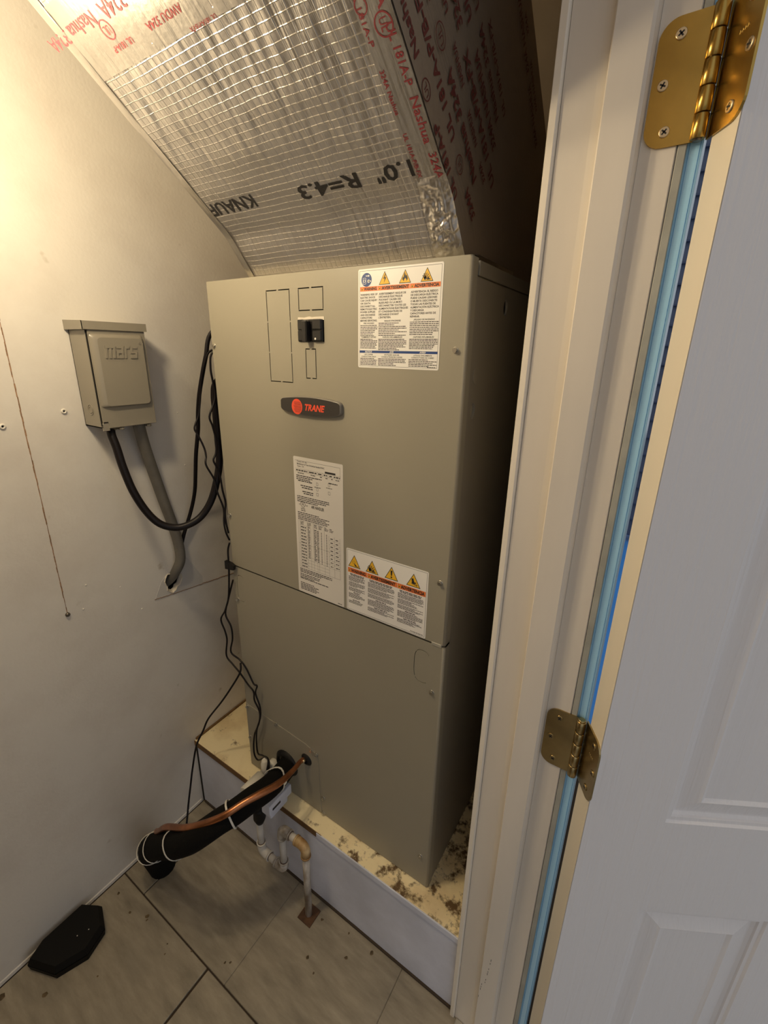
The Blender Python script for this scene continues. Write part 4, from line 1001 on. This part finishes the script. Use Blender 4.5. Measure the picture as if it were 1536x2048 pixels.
b.build('knockout_rings', M['disc'], eb)
for y in (-0.141, -0.084):
    c = B(); c.lathe((-0.155, y, Z0+0.001), (0, 0, -1), [(0, .0155), (.004, .0155), (.0045, .0115), (.009, .0115), (.009, .0075)], 18)
    c.box((-0.150, y+0.008, Z0-0.008), (-0.136, y+0.018, Z0-0.003), 0.001); c.build('cable_clamp', M['steel'], eb, label='zinc cable clamp')
    B().lathe((-0.139, y+0.0130, Z0-0.0055), (1, 0, 0), [(0, .0030), (.003, .0030), (.004, .0018)], 12).build('clamp_screw', M['steel'], eb)
B().box((XF-0.001, Y0+0.002, Z0-0.006), (XF+0.0028, Y0+0.014, Z0+0.009), 0.0006).build('latch_tab', M['steel'], eb)
B().box((XF+0.0022, Y0+0.004, Z0+0.0095), (XF+0.0030, Y0+0.0125, Z0+0.0115)).build('latch_slot', M['hole'], eb)

# ---------------------------------------------------------------- cables and thin wires
def cable(name, pts, r, m_, label, cat, group=None, seg=10, sub=6):
    return B().tube(pts, r, seg, sub).build(name, m_, None, label, cat, group)
BLACK_CABLE = [(-0.1550, -0.1402, 0.9130), (-0.1456, -0.1460, 0.9008), (-0.1362, -0.1453, 0.8756), (-0.1262, -0.1441, 0.8358), (-0.1150, -0.1378, 0.7867), (-0.1038, -0.1237, 0.7414), (-0.0900, -0.1067, 0.7111), (-0.0750, -0.0835, 0.6978), (-0.0600, -0.0609, 0.6997), (-0.0506, -0.0334, 0.7132), (-0.0413, -0.0107, 0.7450), (-0.0344, 0.0053, 0.7921), (-0.0325, 0.0154, 0.8357), (-0.0306, 0.0155, 0.8835), (-0.0295, 0.0157, 0.9370), (-0.0287, 0.0159, 0.9754), (-0.0280, 0.0151, 1.0149)]
CONDUIT = [(-0.1550, -0.0833, 0.9111), (-0.1550, -0.0832, 0.9048), (-0.1667, -0.0719, 0.8630), (-0.1753, -0.0564, 0.8023), (-0.1780, -0.0410, 0.7311), (-0.1780, -0.0257, 0.6584), (-0.1770, -0.0185, 0.6087), (-0.1766, -0.0189, 0.5684), (-0.1846, -0.0268, 0.5417), (-0.2050, -0.0353, 0.5126)]
WALL_CABLE = [(-0.0300, 0.0212, 1.0946), (-0.0377, 0.0113, 1.0530), (-0.0508, 0.0099, 1.0221), (-0.0662, 0.0070, 0.9768), (-0.0815, 0.0090, 0.9343), (-0.0969, 0.0149, 0.8938), (-0.1123, 0.0136, 0.8375), (-0.1315, 0.0198, 0.7894), (-0.1531, 0.0279, 0.7442), (-0.1685, 0.0284, 0.7066), (-0.1769, 0.0198, 0.6705), (-0.1828, 0.0046, 0.6300), (-0.1869, -0.0029, 0.6045), (-0.1900, -0.0161, 0.5635)]
WIRE_A = [(-0.0200, 0.0136, 1.0639), (-0.0320, 0.0079, 1.0502), (-0.0440, 0.0017, 1.0146), (-0.0560, 0.0017, 0.9736), (-0.0600, -0.0054, 0.9323), (-0.0600, -0.0184, 0.9064), (-0.0540, -0.0151, 0.8895), (-0.0480, -0.0091, 0.8645), (-0.0420, -0.0106, 0.8469), (-0.0360, -0.0172, 0.8293), (-0.0300, -0.0054, 0.7964), (-0.0240, -0.0044, 0.7664), (-0.0180, 0.0025, 0.7284), (-0.0120, -0.0042, 0.6985), (-0.0092, -0.0036, 0.6749), (-0.0080, 0.0028, 0.6546)]
WIRE_B = [(-0.0150, 0.0092, 1.0582), (-0.0163, 0.0033, 1.0303), (-0.0176, 0.0061, 1.0057), (-0.0186, 0.0100, 0.9805), (-0.0195, 0.0059, 0.9604), (-0.0200, -0.0080, 0.9330), (-0.0200, -0.0031, 0.9127), (-0.0200, 0.0021, 0.8824), (-0.0200, -0.0010, 0.8559), (-0.0200, -0.0090, 0.8410), (-0.0181, -0.0057, 0.8275), (-0.0159, 0.0002, 0.8043), (-0.0138, 0.0015, 0.7726), (-0.0116, 0.0045, 0.7433), (-0.0095, -0.0009, 0.7218), (-0.0078, -0.0021, 0.6988), (-0.0060, 0.0004, 0.6730)]
WIRE_C = [(0.0000, -0.0040, 0.6517), (-0.0048, -0.0062, 0.6340), (-0.0039, -0.0084, 0.6077), (-0.0037, -0.0102, 0.5794), (-0.0135, -0.0109, 0.5126), (-0.0310, -0.0116, 0.4703), (-0.0499, -0.0120, 0.4385), (-0.0390, -0.0120, 0.4100), (-0.0348, -0.0120, 0.3858), (-0.0435, -0.0120, 0.3366), (-0.0212, -0.0120, 0.3197), (0.0029, -0.0120, 0.3054), (0.0294, -0.0120, 0.2837), (0.0478, -0.0120, 0.2717), (0.0486, -0.0120, 0.2450), (0.0637, -0.0120, 0.2193), (0.0582, -0.0120, 0.1805), (0.0386, -0.0135, 0.1321), (0.0342, -0.0164, 0.0760), (0.0510, -0.0193, 0.0624), (0.0934, -0.0295, 0.1072), (0.1204, -0.0423, 0.1220), (0.1306, -0.0550, 0.1048)]
WIRE_D = [(0.0025, -0.0060, 0.5602), (-0.0158, -0.0097, 0.5073), (-0.0280, -0.0134, 0.4627), (-0.0094, -0.0152, 0.4361), (-0.0078, -0.0156, 0.4033), (-0.0185, -0.0160, 0.3603), (0.0131, -0.0160, 0.3509), (0.0344, -0.0160, 0.3345), (0.0554, -0.0160, 0.3022), (0.0674, -0.0160, 0.3007), (0.0596, -0.0160, 0.2747), (0.0719, -0.0160, 0.2406), (0.0684, -0.0160, 0.2035), (0.0525, -0.0174, 0.1533), (0.0516, -0.0191, 0.0892), (0.0786, -0.0262, 0.1012), (0.1156, -0.0406, 0.1268), (0.1263, -0.0550, 0.1129)]
WIRE_E = [(0.0032, -0.0080, 0.3325), (0.0111, -0.0180, 0.3148), (-0.0110, -0.0320, 0.2677), (-0.0350, -0.0480, 0.2229), (-0.0737, -0.0630, 0.1634), (-0.0809, -0.0780, 0.1312), (-0.0907, -0.0950, 0.0926), (-0.0953, -0.1120, 0.0265), (-0.0876, -0.1280, -0.0108), (-0.0821, -0.1430, -0.0519), (-0.0697, -0.1600, -0.0834), (-0.0580, -0.1750, -0.1044)]
INSUL = [(0.1498, -0.0202, 0.0960), (0.1627, -0.0801, 0.1130), (0.1638, -0.1355, 0.1300), (0.1588, -0.1767, 0.1350), (0.1445, -0.2018, 0.1280), (0.0954, -0.2410, 0.0800), (0.0293, -0.2488, 0.0200), (-0.0435, -0.2477, -0.0450)]
COPPER = [(0.2041, -0.0041, 0.1470), (0.2000, -0.0149, 0.1500), (0.2056, -0.0487, 0.1560), (0.2068, -0.0929, 0.1640), (0.1961, -0.1383, 0.1720), (0.1837, -0.1690, 0.1720), (0.1589, -0.2096, 0.1580), (0.0875, -0.2389, 0.1080), (0.0050, -0.2435, 0.0500), (-0.0428, -0.2410, -0.0050)]

cable('power_cable', BLACK_CABLE[:-1] + [(-0.0200, 0.0180, 1.0000), (0.0030, 0.0400, 1.0300)], 0.0078, M['wire'], 'thick black power cable looping from the disconnect box to the air handler side', 'cable', seg=14)
cable('conduit', [(p[0], p[1], p[2]) for p in CONDUIT[:-1]] + [(-0.2010, -0.0350, 0.5160), (-0.2300, -0.0420, 0.4900)], 0.0118, M['conduit'], 'grey flexible conduit dropping from the disconnect box into the ragged wall hole', 'conduit', seg=16)
cable('control_cable', [(0.0025, 0.0500, 1.1300)] + WALL_CABLE, 0.0044, M['wire'], 'medium black control cable hanging between wall and unit, ending behind grey conduit', 'cable')
cable('thermostat_wire', [(0.0025, 0.030, 1.070)] + WIRE_A, 0.0021, M['wire'], 'thin black wire zigzagging furthest left of the air handler upper edge', 'wire', 'thin black wires', 8)
cable('thermostat_wire', [(0.0025, 0.030, 1.066)] + WIRE_B, 0.0021, M['wire'], 'thin black wire hugging the air handler upper left edge', 'wire', 'thin black wires', 8)
wc = cable('thermostat_wire', WIRE_C, 0.0021, M['wire'], 'thin black wire running from the tape patch down to the white float switch', 'wire', 'thin black wires', 8)
B().prism([(-0.0165, -0.011), (0.012, -0.007), (0.0145, 0.004), (0.004, 0.0085), (-0.0155, 0.0095)], lambda a, c, h: (0.0005+a, -0.0040-h, 0.5965+c), 0.0, 0.007).build('tape_patch', M['black'], wc, label='square patch of black tape')
cable('thermostat_wire', WIRE_D, 0.0021, M['wire'], 'thin black wire emerging below the cabinet seam and kinking beside the longer wire', 'wire', 'thin black wires', 8)
cable('thermostat_wire', WIRE_E, 0.0024, M['wire'], 'thin black wire crossing the platform corner down behind the insulated pipe', 'wire', 'thin black wires', 8)

# ---------------------------------------------------------------- refrigerant line set
ls = empty('refrigerant_lines', (-0.108, -0.205, ZF), 'black insulated pipe with bare copper tube strapped on top, curving from unit to floor', 'pipe')
path = [(0.138, 0.016, 0.092)] + INSUL + [(-0.0930, -0.2430, -0.100), (-0.1180, -0.2260, -0.165), (-0.1240, -0.2120, -0.2305)]
B().tube(path, 0.0255, 18, 6, radii=[.022, .0245, .0255, .0255, .025, .025, .0255, .0265, .0275, .030, .0315, .031]).build('insulated_pipe', M['foam'], ls)
B().tube([(0.205, 0.016, 0.145)] + [(p[0], p[1], p[2]) for p in COPPER[1:]] + [(-0.0700, -0.2340, -0.035)], 0.0066, 12, 6, radii=[.0052, .0052, .0058, .0075, .0078, .0070, .0070, .0070, .0070, .0070, .0070]).build('copper_pipe', M['copper'], ls, label='bare copper tube')
B().lathe((0.2052, -0.0065, 0.1500), (0.1, -1, 0.15), [(0, .0034), (.008, .0034), (.009, .002)], 10).build('valve_stub', M['brass_screw'], ls)
def tie(a, b, t, r, extra=None, nub=(0, 0, 1), rz=1.0):
    a, b = Vector(a), Vector(b); c = a.lerp(b, t); ax = (b-a).normalized(); nb = Vector(nub); nb = (nb-ax*nb.dot(ax)).normalized(); sd = ax.cross(nb)
    pts = []
    for k in range(25):
        q = 2*PI*k/24; top = max(0, math.cos(q))
        rad = r*(1+ (0.0 if not extra else extra*top**3)); pts.append(c + nb*math.cos(q)*rad + sd*math.sin(q)*r)
    bb_ = B(); n_ = 25; wv = ax*0.0019; vs = []
    for p in pts:
        o = (p-c).normalized(); vs += [p-wv, p+wv, p+wv+o*.0014, p-wv+o*.0014]
    bb_.add(vs, [(i*4+q, i*4+(q+1) % 4, (i+1)*4+(q+1) % 4, (i+1)*4+q) for i in range(n_-1) for q in range(4)])
    hd_ = c + nb*math.cos(2.2*rz)*(r+.003) + sd*math.sin(2.2*rz)*(r+.003)
    bb_.lathe(hd_ - ax*0.003, ax, [(0, .0042), (.006, .0042)], 8)
    return bb_.build('zip_tie', M['tie'], ls, label='white zip tie')
tie(INSUL[0], INSUL[1], 0.75, 0.0275, 0.45, (0.4, 0, 1), -0.4)
tie(INSUL[3], INSUL[4], 0.2, 0.0275, 0.45, (0.4, 0, 1), 0.9)
tie(INSUL[5], INSUL[6], 0.75, 0.0285, 0.2, (0.2, -0.2, 1), 1.0)
tie(INSUL[7], path[9], 0.15, 0.0300, 0.1, (-0.4, -0.1, 1), 1.3)
tie(path[9], path[10], 0.0, 0.0318, 0.0, (-1, -0.2, 0.6), 1.3)

# ---------------------------------------------------------------- condensate float switch and drain trap
fs_ = empty('float_switch', (0.118, -0.05, 0.0), 'white condensate float switch with small grey housing at the drain port', 'float switch')
B().lathe((0.0960, 0.0015, 0.062), (0, -1, 0), [(0, .0165), (.022, .0165), (.022, .0140), (.050, .0140), (.050, .0175), (.100, .0175), (.102, .0160)], 20).build('drain_tee', M['white_plastic'], fs_)
B().lathe((0.0990, -0.036, 0.070), (0, 0, 1), [(0, .0110), (.028, .0110), (.030, .0098), (.037, .0088), (.040, .0060)], 18).build('cap', M['white_plastic'], fs_)
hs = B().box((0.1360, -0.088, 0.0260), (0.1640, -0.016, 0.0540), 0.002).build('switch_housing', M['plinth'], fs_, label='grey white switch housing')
B().box((0.1638, -0.079, 0.0350), (0.1646, -0.054, 0.0410)).build('mark', M['ink'], hs)
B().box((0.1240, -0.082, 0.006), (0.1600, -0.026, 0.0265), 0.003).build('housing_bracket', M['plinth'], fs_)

dt = empty('drain_trap', (0.268, -0.080, ZF), 'white plastic drain pipe trap with stained elbows in front of the platform', 'pipe')
YP = -0.080; PR = 0.0084
def seg(a, b, name='pipe', m_='pvc', r=PR): return B().cyl(a, b, r, 18).build(name, M[m_], dt)
xa, xb, xc = 0.1135, 0.1915, 0.2660; zb, zt = -0.1360, 0.0000
c = B(); c.lathe((xa+0.002, YP, 0.036), (0, 0, -1), [(0, .0135), (.010, .0140), (.011, .0155), (.016, .0155), (.017, .0138), (.026, .0138), (.027, .0152), (.031, .0152), (.032, .0142), (.058, .0150), (.066, .0120), (.074, .0090)], 20)
c.build('rubber_coupling', M['black'], dt, label='black rubber coupling')
seg((xa, YP, -0.030), (xa, YP, zb+0.012)); seg((xa+0.012, YP, zb), (xb-0.012, YP, zb)); seg((xb, YP, zb+0.012), (xb, YP, zt-0.012)); seg((xb+0.012, YP, zt), (xc-0.012, YP, zt)); seg((xc, YP, zt-0.012), (xc, YP, ZF+0.0035), 'pipe', 'pvc_scuffed')
M['pvc_stain'] = mat('pvc with rusty stain', (0.66, 0.50, 0.27), 0.5, nscale=38, col2=(0.28, 0.13, 0.03))
def elbow(cx, cz, sx_, sz_, m_='pvc'):
    """quarter elbow: one leg towards sx_ along x, one towards sz_ along z"""
    R_ = 0.014; e = 0.013; er = 0.0109
    pts = [(cx+sx_*(R_+e), YP, cz), (cx+sx_*R_, YP, cz)]
    for k in range(1, 7):
        a = PI/2*k/6; pts.append((cx+sx_*(R_-R_*math.sin(a)), YP, cz+sz_*(R_-R_*math.cos(a))))
    pts.append((cx, YP, cz+sz_*(R_+e)))
    b_ = B().tube(pts, er, 18, 1)
    b_.lathe((cx+sx_*(R_+e-.002), YP, cz), (sx_, 0, 0), [(0, er+.0010), (.004, er+.0010)], 18); b_.lathe((cx, YP, cz+sz_*(R_+e-.002)), (0, 0, sz_), [(0, er+.0010), (.004, er+.0010)], 18)
    e_ = b_.build('elbow', M[m_], dt)
    j = B(); j.lathe((cx+sx_*(R_+e+.002), YP, cz), (sx_, 0, 0), [(0, PR+.0009), (.0012, PR+.0009)], 18); j.lathe((cx, YP, cz+sz_*(R_+e+.002)), (0, 0, sz_), [(0, PR+.0009), (.0012, PR+.0009)], 18)
    j.build('glue_ring', M['rust'], e_)
elbow(xa, zb, 1, 1); elbow(xb, zb, -1, 1, 'pvc_scuffed'); elbow(xb, zt, 1, -1, 'pvc_scuffed'); elbow(xc, zt, -1, -1, 'pvc_stain')
B().plate([(xc-0.018, YP-0.020), (xc+0.020, YP-0.020), (xc+0.020, YP+0.020), (xc-0.018, YP+0.020)], [], lambda a, c_, h: (a, c_, ZF+h), 0.0, 0.003).build('floor_plate', M['rust'], dt, label='rusty square plate at the floor')

# ---------------------------------------------------------------- black bait station on the floor by the wall
bs = empty('bait_station', (-0.138, -0.425, ZF), 'black many sided plastic bait station on the floor against the left wall', 'bait station')
base = [(-0.1870, -0.462), (-0.172, -0.494), (-0.106, -0.468), (-0.0830, -0.413), (-0.1000, -0.368), (-0.150, -0.350), (-0.1870, -0.372)]
cx, cy = -0.140, -0.425
def tier(k0, k1, z0, z1, name):
    n_ = len(base); lo = [(cx+(a-cx)*k0, cy+(b_-cy)*k0, z0) for a, b_ in base]; hi = [(cx+(a-cx)*k1, cy+(b_-cy)*k1, z1) for a, b_ in base]
    return B().add(lo+hi, [tuple(range(n_-1, -1, -1)), tuple(range(n_, 2*n_))] + [(i, (i+1) % n_, n_+(i+1) % n_, n_+i) for i in range(n_)]).build(name, M['bait'], bs)
tier(0.96, 1.0, ZF, ZF+0.016, 'base'); tier(0.955, 0.955, ZF+0.016, ZF+0.0185, 'seam'); tier(1.0, 0.90, ZF+0.0185, ZF+0.034, 'lid')
for (x, y) in [(-0.118, -0.392), (-0.127, -0.412)]:
    B().lathe((x, y, ZF+0.0338), (0, 0, 1), [(0, .0012), (.0005, .0010)], 8).build('speck', M['tie'], bs)

# ---------------------------------------------------------------- bare bulb and added fill bulb
def bulb(pos, label, m_, axis=(0, 0, 1)):
    LB = Vector(pos); ax = Vector(axis).normalized()
    lbm = empty('light_bulb', LB + ax*0.09, label, 'light bulb', 'bare light bulbs')
    B().lathe(LB, ax, [(-.0300, .0005), (-.0290, .0075), (-.0255, .0158), (-.0180, .0240), (-.0080, .0289), (.0, .0300), (.0090, .0286), (.020, .0235), (.032, .0172), (.045, .0140), (.050, .0138)], 28).build('glass_globe', m_, lbm)
    B().lathe(LB + ax*0.050, ax, [(0, .0132), (.022, .0132)], 20).build('screw_base', M['steel'], lbm)
    B().lathe(LB + ax*0.066, ax, [(0, .019), (.030, .019), (.040, .010), (.046, .006)], 20).build('socket', M['white_plastic'], lbm)
    e = LB + ax*0.11; f = e + ax*0.03
    B().tube([e, f, (f.x, f.y-0.01, f.z+0.06), (f.x, f.y-0.012, ZC)], 0.003, 8, 6).build('cord', M['white_plastic'], lbm)
bulb(BULB_POS, 'glowing bare bulb hanging beside the foil duct at the left frame edge', M['bulb'], (0, -0.9, 0.45))
bulb((0.0200, -0.6000, 1.6500), 'added unseen fill bulb hanging higher up, well away from the duct', M['bulb_fill'])

# ---------------------------------------------------------------- crumbs on the floor
b = B()
for (x, y, r) in [(-0.172, -0.545, .009), (-0.101, -0.493, .006), (-0.053, -0.297, .005), (-0.158, -0.310, .004), (0.092, -0.279, .003), (0.171, -0.250, .003), (0.181, -0.244, .003), (0.369, -0.056, .003), (0.433, -0.056, .005), (-0.095, -0.316, .004), (0.035, -0.301, .002), (0.047, -0.315, .002), (-0.039, -0.417, .002), (0.318, -0.142, .004), (0.347, -0.155, .003), (0.39, -0.095, .004), (-0.047, -0.302, .003), (0.30, -0.07, .004)]:
    n_ = 7; vs = [(x+r*random.uniform(.5, 1.2)*math.cos(2*PI*k/n_), y+r*random.uniform(.5, 1.2)*math.sin(2*PI*k/n_), ZF) for k in range(n_)]
    vs.append((x, y, ZF+r*.55)); b.add(vs, [(k, (k+1) % n_, n_) for k in range(n_)] + [tuple(range(n_-1, -1, -1))])
b.build('floor_debris', M['dirt'], None, 'scattered small brown crumbs on the floor tiles', 'debris', kind='stuff')

for o in bpy.data.objects:
    if o.name.split('.')[0] in ('label_print', 'tape_print', 'badge_print', 'raised_lettering', 'seam_line', 'scuff_mark', 'stamped_mark', 'knockout_rings', 'glue_ring'): o['kind'] = 'stuff'
